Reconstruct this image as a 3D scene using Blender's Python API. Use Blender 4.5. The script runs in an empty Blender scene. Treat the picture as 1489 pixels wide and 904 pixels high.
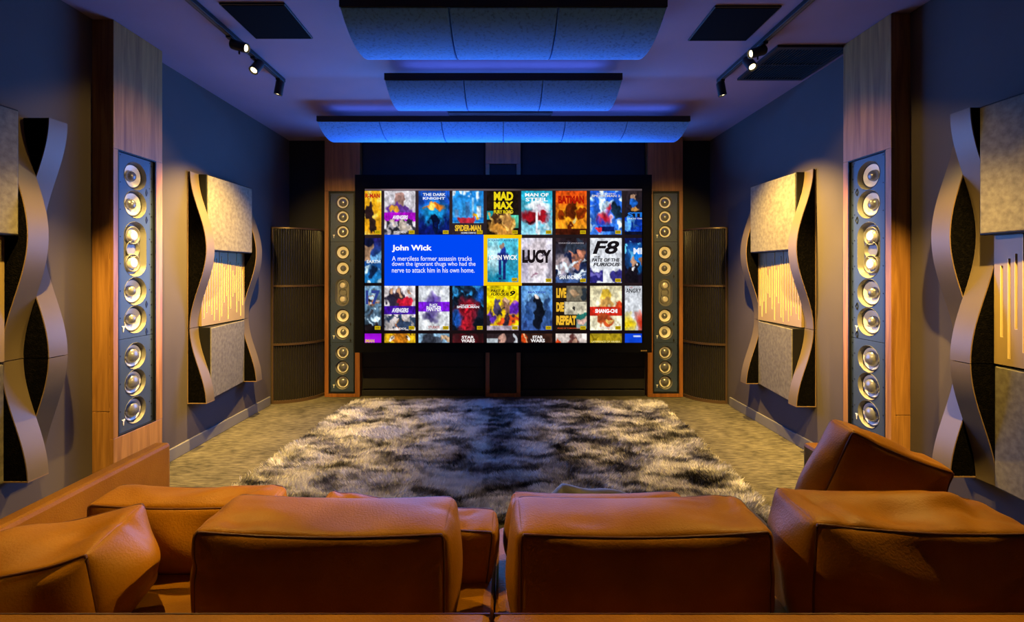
import bpy, bmesh, math, random
import numpy as np
from mathutils import Vector, Matrix, Quaternion

random.seed(7)
rng = np.random.default_rng(7)
SC = bpy.context.scene
COL = SC.collection
PI = math.pi

# ------------------------------------------------------------------ camera
F = 670.0                                   # focal length in pixels of the 1489 px frame
CAMZ = 1.30
cam = bpy.data.cameras.new('camera')
cam.sensor_width = 36.0
cam.lens = F / 1489.0 * 36.0
cam.shift_x = (744.5 - 732.0) / 1489.0
cam.shift_y = -(452.0 - 396.0) / 1489.0
cam.clip_start = 0.05
camo = bpy.data.objects.new('camera', cam)
camo.location = (0, 0, CAMZ)
camo.rotation_euler = (PI / 2, 0, 0)
COL.objects.link(camo)
SC.camera = camo

# ------------------------------------------------------------------ world, exposure
w = bpy.data.worlds.new('world')
w.use_nodes = True
w.node_tree.nodes['Background'].inputs[0].default_value = (0.02, 0.025, 0.05, 1)
w.node_tree.nodes['Background'].inputs[1].default_value = 0.3
SC.world = w
SC.view_settings.view_transform = 'Standard'
SC.view_settings.look = 'None'
SC.view_settings.exposure = 0.0
SC.view_settings.gamma = 1.0
SC.view_settings.use_curve_mapping = False

# light levels (the lamps themselves are made in their builders)
WARM = (1.0, 0.64, 0.14)
P_WALL = 1050.0       # track spots on the wall panels
P_SEAT = 165.0       # track spots towards the seats
P_BACK = 260.0       # spots further back on the tracks
P_SCREEN = 100.0     # light given off by the lit screen
P_CLOUD = 1.7       # blue light tape on top of the ceiling clouds, washing the ceiling
P_STRIP = 55.0      # added unseen blue strip on the screen's top edge, shining up under the ceiling

# room
XL, XR, YF, YB, H = -2.30, 2.22, 4.95, -1.60, 2.715

# ------------------------------------------------------------------ helpers
def lin(c):
    if isinstance(c, str):
        c = c.lstrip('#')
        c = [int(c[i:i + 2], 16) / 255 for i in (0, 2, 4)]
    return tuple((v / 12.92 if v <= 0.04045 else ((v + 0.055) / 1.055) ** 2.4) for v in c)

def tag(o, label=None, cat=None, group=None, kind=None):
    if label: o['label'] = label
    if cat: o['category'] = cat
    if group: o['group'] = group
    if kind: o['kind'] = kind
    return o

def thing(name, loc, label, cat, group=None, rz=0.0):
    o = bpy.data.objects.new(name, None)
    o.empty_display_size = 0.05
    o.location = loc
    o.rotation_euler = (0, 0, rz)
    COL.objects.link(o)
    return tag(o, label, cat, group, 'thing')

class MB:
    """collects vertices and faces in world (or local) space"""
    def __init__(s):
        s.v, s.f, s.m = [], [], []
    def add(s, vs, fs, mi=0):
        b = len(s.v)
        s.v += [tuple(p) for p in vs]
        s.f += [tuple(i + b for i in f) for f in fs]
        s.m += [mi] * len(fs)
        return s
    def box(s, x0, x1, y0, y1, z0, z1, mi=0):
        return s.add([(x0, y0, z0), (x1, y0, z0), (x1, y1, z0), (x0, y1, z0), (x0, y0, z1), (x1, y0, z1), (x1, y1, z1), (x0, y1, z1)],
                     [(3, 2, 1, 0), (4, 5, 6, 7), (0, 1, 5, 4), (1, 2, 6, 5), (2, 3, 7, 6), (3, 0, 4, 7)], mi)
    def hexa(s, p, mi=0):          # 8 corners: bottom loop then top loop
        return s.add(p, [(3, 2, 1, 0), (4, 5, 6, 7), (0, 1, 5, 4), (1, 2, 6, 5), (2, 3, 7, 6), (3, 0, 4, 7)], mi)
    def grid(s, rows, closed=False, mi=0):
        n = len(rows[0]); vs = [p for r in rows for p in r]; fs = []
        for i in range(len(rows) - 1):
            for j in range(n if closed else n - 1):
                k = (j + 1) % n
                fs.append((i * n + j, i * n + k, (i + 1) * n + k, (i + 1) * n + j))
        return s.add(vs, fs, mi)
    def lathe(s, prof, n=32, axis='y', c=(0, 0, 0), mi=0):
        rows = []
        for r, t in prof:
            row = []
            for j in range(n):
                a = 2 * PI * j / n
                u, q = r * math.cos(a), r * math.sin(a)
                row.append({'y': (c[0] + u, c[1] + t, c[2] + q), 'z': (c[0] + u, c[1] + q, c[2] + t)}[axis])
            rows.append(row)
        s.grid(rows, True, mi)
        return s
    def tube(s, path, r, n=8, mi=0, closed=False):
        P = [Vector(p) for p in path]; rows = []; N = len(P)
        for i, p in enumerate(P):
            if closed: t = P[(i + 1) % N] - P[i - 1]
            else: t = P[min(i + 1, N - 1)] - P[max(i - 1, 0)]
            t.normalize()
            up = Vector((0, 0, 1)) if abs(t.z) < 0.9 else Vector((0, 1, 0))
            a = t.cross(up).normalized(); b = t.cross(a).normalized()
            rows.append([p + a * r * math.cos(2 * PI * k / n) + b * r * math.sin(2 * PI * k / n) for k in range(n)])
        if closed: rows.append(rows[0])
        s.grid(rows, True, mi)
        if not closed:
            k = len(s.v) - n * len(rows)
            s.add(rows[0], [tuple(range(n))], mi); s.add(rows[-1], [tuple(range(n))[::-1]], mi)
        return s
    def mesh(s, name, mats, off=(0, 0, 0), smooth=False, merge=True):
        me = bpy.data.meshes.new(name)
        me.from_pydata([(x - off[0], y - off[1], z - off[2]) for x, y, z in s.v], [], s.f)
        for m in (mats if isinstance(mats, (list, tuple)) else [mats]): me.materials.append(m)
        me.polygons.foreach_set('material_index', s.m)
        bm = bmesh.new(); bm.from_mesh(me)
        if merge: bmesh.ops.remove_doubles(bm, verts=bm.verts, dist=1e-5)
        bmesh.ops.recalc_face_normals(bm, faces=bm.faces)
        bm.to_mesh(me); bm.free()
        if smooth: me.polygons.foreach_set('use_smooth', [True] * len(me.polygons))
        me.update()
        return me
    def build(s, name, mats, parent=None, smooth=False, bevel=0, off=None, auto=None):
        if off is None:
            off = root(parent).location if parent else (0, 0, 0)
        return link(name, s.mesh(name, mats, off, smooth), parent, bevel, auto)

def root(o):
    while o.parent: o = o.parent
    return o

def link(name, me, parent=None, bevel=0, auto=None):
    o = bpy.data.objects.new(name, me)
    COL.objects.link(o)
    if parent: o.parent = parent
    if bevel:
        b = o.modifiers.new('bevel', 'BEVEL'); b.width = bevel; b.segments = 2; b.limit_method = 'ANGLE'; b.angle_limit = 0.6
    if auto:
        set_auto(me, auto)
    return o

def set_auto(me, ang):
    me.polygons.foreach_set('use_smooth', [True] * len(me.polygons))
    bm = bmesh.new(); bm.from_mesh(me)
    for e in bm.edges:
        if len(e.link_faces) == 2 and e.calc_face_angle(0) > ang: e.smooth = False
    bm.to_mesh(me); bm.free()

# ------------------------------------------------------------------ materials
def newmat(name):
    m = bpy.data.materials.new(name); m.use_nodes = True
    nt = m.node_tree
    return m, nt, nt.nodes['Principled BSDF']

def nd(nt, t, **kw):
    n = nt.nodes.new(t)
    for k, v in kw.items(): setattr(n, k, v)
    return n

def mat(name, col, rough=0.6, metal=0.0, spec=0.4, var=0.0, scale=30.0, stretch=(1, 1, 1), bump=0.0, bscale=None, sheen=0.0, col2=None, detail=4, coat=0.0, contrast=(0.3, 0.7)):
    m, nt, p = newmat(name)
    c = lin(col) if isinstance(col, str) else col
    p.inputs['Base Color'].default_value = (*c, 1)
    p.inputs['Roughness'].default_value = rough
    p.inputs['Metallic'].default_value = metal
    p.inputs['Specular IOR Level'].default_value = spec
    p.inputs['Sheen Weight'].default_value = sheen
    p.inputs['Coat Weight'].default_value = coat
    if var or col2 or bump:
        tc = nd(nt, 'ShaderNodeTexCoord'); mp = nd(nt, 'ShaderNodeMapping')
        mp.inputs['Scale'].default_value = stretch
        nt.links.new(tc.outputs['Object'], mp.inputs['Vector'])
    if var or col2:
        no = nd(nt, 'ShaderNodeTexNoise'); no.inputs['Scale'].default_value = scale; no.inputs['Detail'].default_value = detail
        nt.links.new(mp.outputs[0], no.inputs['Vector'])
        cr = nd(nt, 'ShaderNodeValToRGB')
        c2 = (lin(col2) if isinstance(col2, str) else col2) if col2 else tuple(v * (1 - var) for v in c)
        c1 = c if col2 else tuple(min(1, v * (1 + var)) for v in c)
        cr.color_ramp.elements[0].position = contrast[0]; cr.color_ramp.elements[0].color = (*c2, 1)
        cr.color_ramp.elements[1].position = contrast[1]; cr.color_ramp.elements[1].color = (*c1, 1)
        nt.links.new(no.outputs['Fac'], cr.inputs['Fac'])
        nt.links.new(cr.outputs['Color'], p.inputs['Base Color'])
    if bump:
        n2 = nd(nt, 'ShaderNodeTexNoise'); n2.inputs['Scale'].default_value = bscale or scale; n2.inputs['Detail'].default_value = 3
        nt.links.new(mp.outputs[0], n2.inputs['Vector'])
        bp = nd(nt, 'ShaderNodeBump'); bp.inputs['Strength'].default_value = bump; bp.inputs['Distance'].default_value = 0.01
        nt.links.new(n2.outputs['Fac'], bp.inputs['Height'])
        nt.links.new(bp.outputs['Normal'], p.inputs['Normal'])
    return m

def emis(name, col, strength=1.0, sampling=None):
    m = bpy.data.materials.new(name); m.use_nodes = True
    nt = m.node_tree; nt.nodes.clear()
    e = nd(nt, 'ShaderNodeEmission'); o = nd(nt, 'ShaderNodeOutputMaterial')
    c = lin(col) if isinstance(col, str) else col
    e.inputs[0].default_value = (*c, 1); e.inputs[1].default_value = strength
    nt.links.new(e.outputs[0], o.inputs[0])
    if sampling: m.cycles.emission_sampling = sampling
    return m

def wood(name, c1, c2, rough=0.42):
    m, nt, p = newmat(name)
    tc = nd(nt, 'ShaderNodeTexCoord'); mp = nd(nt, 'ShaderNodeMapping'); mp.inputs['Scale'].default_value = (9, 9, 0.55)
    nt.links.new(tc.outputs['Object'], mp.inputs['Vector'])
    n = nd(nt, 'ShaderNodeTexNoise'); n.inputs['Scale'].default_value = 3.2; n.inputs['Detail'].default_value = 9; n.inputs['Distortion'].default_value = 0.9
    nt.links.new(mp.outputs[0], n.inputs['Vector'])
    mp2 = nd(nt, 'ShaderNodeMapping'); mp2.inputs['Scale'].default_value = (60, 60, 1.2)
    nt.links.new(tc.outputs['Object'], mp2.inputs['Vector'])
    n2 = nd(nt, 'ShaderNodeTexNoise'); n2.inputs['Scale'].default_value = 5; n2.inputs['Detail'].default_value = 4
    nt.links.new(mp2.outputs[0], n2.inputs['Vector'])
    mx = nd(nt, 'ShaderNodeMath', operation='MULTIPLY_ADD'); mx.inputs[1].default_value = 0.35
    nt.links.new(n2.outputs['Fac'], mx.inputs[0]); nt.links.new(n.outputs['Fac'], mx.inputs[2])
    cr = nd(nt, 'ShaderNodeValToRGB')
    cr.color_ramp.elements[0].position = 0.48; cr.color_ramp.elements[0].color = (*c2, 1)
    cr.color_ramp.elements[1].position = 0.86; cr.color_ramp.elements[1].color = (*c1, 1)
    nt.links.new(mx.outputs[0], cr.inputs['Fac']); nt.links.new(cr.outputs['Color'], p.inputs['Base Color'])
    p.inputs['Roughness'].default_value = rough
    bp = nd(nt, 'ShaderNodeBump'); bp.inputs['Strength'].default_value = 0.12; bp.inputs['Distance'].default_value = 0.004
    nt.links.new(mx.outputs[0], bp.inputs['Height']); nt.links.new(bp.outputs['Normal'], p.inputs['Normal'])
    return m

M = {}
M['wall'] = mat('dark_wall_paint', (0.060, 0.046, 0.044), 0.75, var=0.08, scale=2.5, bump=0.02, bscale=140)
M['ceiling'] = mat('ceiling_paint', (0.23, 0.165, 0.23), 0.8, var=0.06, scale=2, bump=0.02, bscale=120)
M['blackwall'] = mat('black_wall_paint', (0.009, 0.008, 0.009), 0.8, var=0.2, scale=3)
M['blackcloth'] = mat('black_acoustic_cloth', (0.009, 0.008, 0.008), 0.9, var=0.25, scale=6, bump=0.05, bscale=300)
M['base'] = mat('baseboard_paint', (0.13, 0.12, 0.115), 0.6)
M['wood'] = wood('walnut_veneer', (0.35, 0.165, 0.042), (0.17, 0.068, 0.015))
M['wooddark'] = wood('dark_walnut_veneer', (0.30, 0.11, 0.025), (0.15, 0.05, 0.010))
M['black'] = mat('matt_black_metal', (0.012, 0.012, 0.014), 0.45)
M['blackplastic'] = mat('black_plastic', (0.006, 0.006, 0.007), 0.35, spec=0.3)
M['screenframe'] = mat('black_velvet_frame', (0.004, 0.004, 0.005), 0.95, spec=0.05)
M['grille'] = mat('black_speaker_cloth', (0.004, 0.004, 0.005), 0.95, spec=0.05, bump=0.05, bscale=400)
M['baffle'] = mat('speaker_baffle_satin', (0.036, 0.054, 0.105), 0.34, metal=0.0, var=0.06, scale=8)
M['basket'] = mat('driver_basket', (0.20, 0.195, 0.19), 0.45, metal=0.2)
M['surround'] = mat('rubber_surround', (0.035, 0.034, 0.034), 0.45)
M['cone'] = mat('sandwich_cone', (0.80, 0.76, 0.68), 0.35)
M['dust'] = mat('dust_cap', (0.22, 0.22, 0.23), 0.25, metal=0.55)
M['dome'] = mat('beryllium_dome', (0.75, 0.70, 0.62), 0.3, metal=0.3)
M['screw'] = mat('black_screw', (0.006, 0.006, 0.007), 0.4)
M['logo'] = mat('white_print', (0.8, 0.8, 0.8), 0.5)
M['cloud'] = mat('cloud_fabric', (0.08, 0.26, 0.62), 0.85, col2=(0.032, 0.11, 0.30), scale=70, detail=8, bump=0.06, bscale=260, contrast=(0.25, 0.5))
M['taupe'] = mat('taupe_fabric', (0.145, 0.125, 0.092), 0.75, col2=(0.085, 0.072, 0.054), scale=38, detail=7, bump=0.10, bscale=320, contrast=(0.32, 0.66))
M['slat'] = mat('taupe_lacquer', (0.098, 0.072, 0.048), 0.36, var=0.06, scale=5)
M['slotplate'] = mat('bronze_lacquer', (0.23, 0.16, 0.07), 0.36, var=0.06, scale=5)
M['felt'] = mat('black_felt', (0.0045, 0.0036, 0.0028), 1.0, spec=0.02, col2=(0.0015, 0.0013, 0.0012), scale=70, detail=7, bump=0.5, bscale=160, contrast=(0.45, 0.75))
M['slotglint'] = mat('slot_edge_painted_light', (0.62, 0.46, 0.22), 0.4)  # pale colour stands in for light caught on the slot walls
M['mdf'] = mat('raw_board_edge', (0.15, 0.092, 0.05), 0.6)
M['trap'] = mat('fluted_dark_lacquer', (0.014, 0.011, 0.010), 0.26, spec=0.5)
M['trapback'] = mat('trap_back', (0.006, 0.006, 0.006), 0.7)
M['traprim'] = mat('bronze_trim', (0.08, 0.048, 0.03), 0.35, metal=0.4)
M['leather'] = mat('cognac_leather', (0.35, 0.142, 0.005), 0.46, spec=0.16, col2=(0.24, 0.088, 0.003), scale=6, detail=6, bump=0.16, bscale=190, contrast=(0.3, 0.7))
M['piping'] = mat('dark_leather_piping', (0.09, 0.026, 0.006), 0.45)
M['throw'] = mat('dark_throw_cloth', (0.030, 0.028, 0.034), 0.55, var=0.3, scale=20, sheen=0.3, bump=0.2, bscale=60)
M['ledblue'] = emis('blue_led_tape', (.09, .21, 1.0), 3.0, 'NONE')
M['lens'] = emis('lamp_lens', (1.0, 0.78, 0.42), 5.0)
M['rugback'] = mat('rug_backing', (0.10, 0.09, 0.08), 0.9)

def carpet():
    m, nt, p = newmat('brown_carpet')
    tc = nd(nt, 'ShaderNodeTexCoord')
    def noise(sc, st, det=4):
        mp = nd(nt, 'ShaderNodeMapping'); mp.inputs['Scale'].default_value = st
        nt.links.new(tc.outputs['Object'], mp.inputs['Vector'])
        n = nd(nt, 'ShaderNodeTexNoise'); n.inputs['Scale'].default_value = sc; n.inputs['Detail'].default_value = det
        nt.links.new(mp.outputs[0], n.inputs['Vector']); return n
    a = noise(26, (0.5, 2.0, 1), 8); b = noise(4.0, (1, 1, 1), 3)
    ad = nd(nt, 'ShaderNodeMath', operation='MULTIPLY_ADD'); ad.inputs[1].default_value = 0.45
    nt.links.new(b.outputs['Fac'], ad.inputs[0]); nt.links.new(a.outputs['Fac'], ad.inputs[2])
    cr = nd(nt, 'ShaderNodeValToRGB')
    cr.color_ramp.elements[0].position = 0.48; cr.color_ramp.elements[0].color = (0.024, 0.021, 0.015, 1)
    cr.color_ramp.elements[1].position = 0.98; cr.color_ramp.elements[1].color = (0.125, 0.108, 0.075, 1)
    nt.links.new(ad.outputs[0], cr.inputs['Fac']); nt.links.new(cr.outputs['Color'], p.inputs['Base Color'])
    p.inputs['Roughness'].default_value = 0.95; p.inputs['Specular IOR Level'].default_value = 0.1
    c = noise(150, (0.7, 1.6, 1), 3)
    bp = nd(nt, 'ShaderNodeBump'); bp.inputs['Strength'].default_value = 0.5; bp.inputs['Distance'].default_value = 0.01
    nt.links.new(c.outputs['Fac'], bp.inputs['Height']); nt.links.new(bp.outputs['Normal'], p.inputs['Normal'])
    return m
M['carpet'] = carpet()

def rugmat():
    m, nt, p = newmat('shaggy_rug_pile')
    tc = nd(nt, 'ShaderNodeTexCoord')
    def noise(sc, st, det=5, off=(0, 0, 0), dist=0.0):
        mp = nd(nt, 'ShaderNodeMapping'); mp.inputs['Scale'].default_value = st; mp.inputs['Location'].default_value = off
        nt.links.new(tc.outputs['Object'], mp.inputs['Vector'])
        n = nd(nt, 'ShaderNodeTexNoise'); n.inputs['Scale'].default_value = sc; n.inputs['Detail'].default_value = det; n.inputs['Distortion'].default_value = dist
        nt.links.new(mp.outputs[0], n.inputs['Vector']); return n
    a = noise(5.4, (0.75, 1.35, 0.0), 9, (3.1, 1.7, 0), 0.8)
    b = noise(26, (0.7, 1.3, 0.0), 4)
    ad = nd(nt, 'ShaderNodeMath', operation='MULTIPLY_ADD'); ad.inputs[1].default_value = 0.30
    nt.links.new(b.outputs['Fac'], ad.inputs[0]); nt.links.new(a.outputs['Fac'], ad.inputs[2])
    # the right-hand hide of the patchwork is darker than the left one
    sx = nd(nt, 'ShaderNodeSeparateXYZ'); nt.links.new(tc.outputs['Object'], sx.inputs[0])
    gt = nd(nt, 'ShaderNodeMath', operation='GREATER_THAN'); gt.inputs[1].default_value = -0.13
    nt.links.new(sx.outputs['X'], gt.inputs[0])
    ma = nd(nt, 'ShaderNodeMath', operation='MULTIPLY_ADD'); ma.inputs[1].default_value = -0.055
    nt.links.new(gt.outputs[0], ma.inputs[0]); nt.links.new(ad.outputs[0], ma.inputs[2])
    cr = nd(nt, 'ShaderNodeValToRGB')
    e = cr.color_ramp.elements
    e[0].position = 0.45; e[0].color = (0.020, 0.018, 0.019, 1)
    e[1].position = 0.70; e[1].color = (0.66, 0.63, 0.60, 1)
    x = e.new(0.515); x.color = (0.13, 0.12, 0.115, 1)
    x = e.new(0.585); x.color = (0.30, 0.285, 0.275, 1)
    nt.links.new(ma.outputs[0], cr.inputs['Fac']); nt.links.new(cr.outputs['Color'], p.inputs['Base Color'])
    p.inputs['Roughness'].default_value = 0.6; p.inputs['Specular IOR Level'].default_value = 0.3
    return m
M['rug'] = rugmat()

# ------------------------------------------------------------------ the room shell
def struct(name, mb, m, bevel=0):
    o = mb.build(name, m, bevel=bevel); o['kind'] = 'structure'; return o
struct('floor', MB().box(XL - .1, XR + .1, YB - .1, YF + .1, -0.10, 0.0), M['carpet'])
struct('ceiling', MB().box(XL - .1, XR + .1, YB - .1, YF + .1, H, H + .10), M['ceiling'])
struct('wall_left', MB().box(XL - .10, XL, YB - .1, YF + .1, 0, H), M['wall'])
struct('wall_right', MB().box(XR, XR + .10, YB - .1, YF + .1, 0, H), M['wall'])
struct('wall_front', MB().box(XL, XR, YF, YF + .10, 0, H), M['blackwall'])
struct('wall_back', MB().box(XL, XR, YB - .1, YB, 0, H), M['blackwall'])
bl = MB().box(XL, XL + .016, 2.95, 4.52, 0, .085).box(XL, XL + .016, YB, 2.57, 0, .085)
struct('baseboard_left', bl, M['base'], .004)
br = MB().box(XR - .016, XR, 2.88, 4.50, 0, .085).box(XR - .016, XR, YB, 2.50, 0, .085)
struct('baseboard_right', br, M['base'], .004)
struct('baseboard_front', MB().box(-1.49, 1.49, 4.845, 4.868, 0, .06), M['blackwall'], .004)

# ------------------------------------------------------------------ in-wall loudspeakers (drivers are shared meshes, facing local -Y)
def drv_mesh(prof, m, n=36):
    me = MB().lathe(prof, n).mesh('driver', m); set_auto(me, 0.7); return me
D = {}
D['well'] = drv_mesh([(.083, .0), (.0825, -.002), (.081, .001), (.080, .005), (.0745, .024), (.073, .026)], M['basket'])
D['surround'] = drv_mesh([(.0735, .026), (.073, .021), (.071, .018), (.068, .018), (.066, .021), (.065, .024)], M['surround'])
D['cone'] = drv_mesh([(.0655, .021), (.064, .020), (.055, .024), (.040, .033), (.030, .038)], M['cone'])
D['cap'] = drv_mesh([(.034, .036), (.032, .025), (.026, .015), (.017, .008), (.008, .005), (.0005, .004)], M['dust'])
D['cone2'] = drv_mesh([(.0665, .021), (.065, .018), (.058, .020), (.050, .026), (.047, .029)], M['cone'])
D['cap2'] = drv_mesh([(.049, .028), (.046, .016), (.038, .006), (.026, -.002), (.013, -.006), (.0005, -.007)], M['dust'])
D['midring'] = drv_mesh([(.056, .024), (.054, .014), (.050, .012), (.046, .016), (.036, .034), (.034, .034)], M['basket'])
D['midcone'] = drv_mesh([(.036, .032), (.033, .014), (.029, .009), (.022, .007), (.010, .0075), (.0005, .008)], M['dome'])
D['horn'] = drv_mesh([(.055, .012), (.052, .010), (.044, .018), (.028, .034), (.016, .042), (.012, .044)], M['basket'])
D['tweeter'] = drv_mesh([(.013, .042), (.012, .034), (.008, .028), (.0005, .026)], M['dome'])

def stadium(r, hz, n=12):
    pts = []
    for k in range(n + 1):
        a = PI * k / n; pts.append((r * math.cos(a), hz + r * math.sin(a)))
    for k in range(n + 1):
        a = PI + PI * k / n; pts.append((r * math.cos(a), -hz + r * math.sin(a)))
    return pts
def stadium_mesh():
    mb = MB(); rows = []
    for r, y in [(.083, .0), (.082, -.002), (.080, .001), (.077, .006), (.066, .026), (.062, .026)]:
        rows.append([(x, y, z) for x, z in stadium(r, .082)])
    mb.grid(rows, True)
    mb.add([(x, .026, z) for x, z in stadium(.0625, .082)], [tuple(range(26))])
    me = mb.mesh('plate', M['basket']); set_auto(me, 0.7); return me
D['plate'] = stadium_mesh()

def put(name, me, parent, loc, rz=0.0, scale=1.0):
    o = bpy.data.objects.new(name, me); COL.objects.link(o)
    o.parent = parent; o.location = loc; o.rotation_euler = (0, 0, rz); o.scale = (scale,) * 3
    return o

def logo_mesh():
    mb = MB()
    t = .0015
    def poly(pts):
        n = len(pts)
        mb.add([(x, -t, z) for x, z in pts] + [(x, t, z) for x, z in pts],
               [tuple(range(n)), tuple(range(n, 2 * n))] + [(i, (i + 1) % n, n + (i + 1) % n, n + i) for i in range(n)])
    poly([(-.012, .018), (.012, .018), (.009, .011), (-.006, .011)])
    poly([(-.005, .009), (.007, .009), (.004, .003), (-.003, .003)])
    poly([(-.003, .001), (.003, .001), (.001, -.016), (-.001, -.016)])
    return mb.mesh('logo', M['logo'])
LOGO = logo_mesh()
def vent_mesh():
    mb = MB()
    mb.add([(0, -.002, .022), (.013, -.002, 0), (0, -.002, -.022), (-.006, -.002, 0), (0, .004, .022), (.013, .004, 0), (0, .004, -.022), (-.006, .004, 0)],
           [(0, 1, 2, 3), (0, 1, 5, 4), (1, 2, 6, 5), (2, 3, 7, 6), (3, 0, 4, 7)])
    return mb.mesh('vent', M['screw'])
VENT = vent_mesh()

def baffle_mesh(hw, a, b, drv, y, depth=.045):
    """front sheet of a baffle between heights a and b with one hole for each (z, radius, half length) in drv; sides closed"""
    mb = MB()
    drv = sorted(drv)
    cuts = [a] + [(drv[i][0] + drv[i][2] + drv[i][1] + drv[i + 1][0] - drv[i + 1][2] - drv[i + 1][1]) / 2 for i in range(len(drv) - 1)] + [b]
    for (z, r_, hz), lo, hi in zip(drv, cuts[:-1], cuts[1:]):
        n = 16; inn = []; out = []
        def ray(cz, ang):
            c_, s_ = math.cos(ang), math.sin(ang)
            tt = 1e9
            if abs(c_) > 1e-9: tt = min(tt, hw / abs(c_))
            if s_ > 1e-9: tt = min(tt, (hi - cz) / s_)
            if s_ < -1e-9: tt = min(tt, (cz - lo) / -s_)
            return (tt * c_, cz + tt * s_)
        for half in (0, 1):
            cz = z + hz if half == 0 else z - hz
            angs = [half * PI + PI * k / n for k in range(n + 1)]
            ca = math.atan2((hi - cz) if half == 0 else (cz - lo), hw)
            angs = sorted(angs + [half * PI + ca, half * PI + PI - ca])
            for an in angs:
                inn.append((r_ * math.cos(an), cz + r_ * math.sin(an))); out.append(ray(cz, an))
        mb.grid([[(x, y, q) for x, q in inn], [(x, y, q) for x, q in out]], True)
    for s_ in (-1, 1):
        mb.add([(s_ * hw, y, a), (s_ * hw, y + depth, a), (s_ * hw, y + depth, b), (s_ * hw, y, b)], [(0, 1, 2, 3)])
    for q in (a, b):
        mb.add([(-hw, y, q), (hw, y, q), (hw, y + depth, q), (-hw, y + depth, q)], [(0, 1, 2, 3)])
    mb.add([(-hw, y + depth, a), (hw, y + depth, a), (hw, y + depth, b), (-hw, y + depth, b)], [(0, 1, 2, 3)])
    return mb

def speaker(loc, rz, z0, z1, width, splits, drivers, label, group, ventside=1, frame=.006, ks=(1.0, .95, 1.0)):
    """drivers: list of (kind, z); the Empty sits at floor level in the plane of the pillar face, baffle recessed 14 mm"""
    t = thing('wall_loudspeaker', (*loc, z0), label, 'loudspeaker', group, rz)
    hw = width / 2; yb = .016
    def L(mb, nm, m, par=t, bevel=0, auto=None):
        return link(nm, mb.mesh(nm, m), par, bevel, auto)
    h = z1 - z0
    fr = MB().box(-hw, -hw + frame, .0, .05, 0, h).box(hw - frame, hw, .0, .05, 0, h).box(-hw + frame, hw - frame, .0, .05, 0, frame).box(-hw + frame, hw - frame, .0, .05, h - frame, h)
    L(fr, 'frame', M['blackplastic'])
    zs = [z0 + frame] + list(splits) + [z1 - frame]
    for i in range(len(zs) - 1):
        a, b = zs[i] + .0015 - z0, zs[i + 1] - .0015 - z0
        dd = [(z - z0, .0828 * ks[{'w': 0, 's': 1, 'm': 2}[k]], .082 * ks[2] if k == 'm' else 0.0) for k, z in drivers if a < z - z0 < b]
        L(baffle_mesh(hw - frame, a, b, dd, yb), 'baffle', M['baffle'])
        lg = put('emblem', LOGO, t, (-.088 * ventside if abs(rz) < .1 else -.088 * (1 if rz > 0 else 1), yb - .001, a + .055))
    sc = MB()
    for i in range(len(zs) - 1):
        a, b = zs[i] - z0, zs[i + 1] - z0
        n = max(3, int((b - a) / .075))
        for s in (-1, 1):
            for k in range(n):
                sc.lathe([(.0005, -.002), (.0042, -.002), (.0042, .003)], 8, 'y', (s * (hw - .018), yb, a + .03 + (b - a - .06) * k / (n - 1)))
                if k % 2: sc.lathe([(.0005, -.002), (.003, -.002), (.003, .003)], 8, 'y', (s * (hw - .033), yb, a + .045 + (b - a - .06) * k / (n - 1)))
    L(sc, 'screws', M['screw'])['kind'] = 'stuff'
    for kind, z in drivers:
        zz = z - z0
        if kind in ('w', 's'):
            wf = put('woofer', D['well'], t, (0, yb, zz), 0, ks[0] if kind == 'w' else ks[1])
            put('surround', D['surround'], wf, (0, 0, 0))
            put('cone', D['cone' if kind == 'w' else 'cone2'], wf, (0, 0, 0))
            put('dust_cap', D['cap' if kind == 'w' else 'cap2'], wf, (0, 0, 0))
            if kind == 'w': put('vent', VENT, t, (.083 * ventside, yb, zz - .084), 0 if ventside > 0 else PI)
        else:
            pl = put('midrange_plate', D['plate'], t, (0, yb, zz), 0, ks[2])
            for s in (-1, 1):
                put('midrange_ring', D['midring'], pl, (0, .0, s * .082))
                put('midrange_cone', D['midcone'], pl, (0, .0, s * .082))
            put('horn', D['horn'], pl, (0, .004, 0), 0, .92)
            put('tweeter', D['tweeter'], pl, (0, .004, 0))
    return t

side_drv = [('w', 1.874), ('w', 1.706), ('m', 1.439), ('w', 1.189), ('w', 1.021), ('s', .804), ('s', .645), ('s', .482)]
front_drv = []
for px, k in [(294, 's'), (315, 's'), (336.7, 's'), (367, 'w'), (390, 'w'), (425, 'm'), (459.5, 'w'), (483, 'w'), (512.7, 's'), (534.3, 's'), (556, 's')]:
    front_drv.append((k, CAMZ - (px - 396) * 4.81 / F))
XPL, XPR = -2.18, 2.115
speaker((XPL, 2.75), PI / 2, .37, 1.996, .284, [.915], side_drv, 'tall recessed loudspeaker with eight round drivers in the left wooden pillar', 'loudspeakers in the side pillars')
speaker((XPR, 2.69), -PI / 2, .37, 1.98, .276, [.905], [(k, z - .008) for k, z in side_drv], 'tall recessed loudspeaker with eight round drivers in the right wooden pillar', 'loudspeakers in the side pillars', -1)
speaker((-1.684, 4.80), 0, .040, 2.146, .273, [CAMZ - 102 * 4.81 / F, CAMZ + 44.4 * 4.81 / F], front_drv, 'full height loudspeaker with eleven drivers left of the screen', 'loudspeakers beside the screen', frame=.014, ks=(.93, .88, .88))
speaker((1.694, 4.80), 0, .040, 2.146, .273, [CAMZ - 102 * 4.81 / F, CAMZ + 44.4 * 4.81 / F], front_drv, 'full height loudspeaker with eleven drivers right of the screen', 'loudspeakers beside the screen', frame=.014, ks=(.93, .88, .88))

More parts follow.
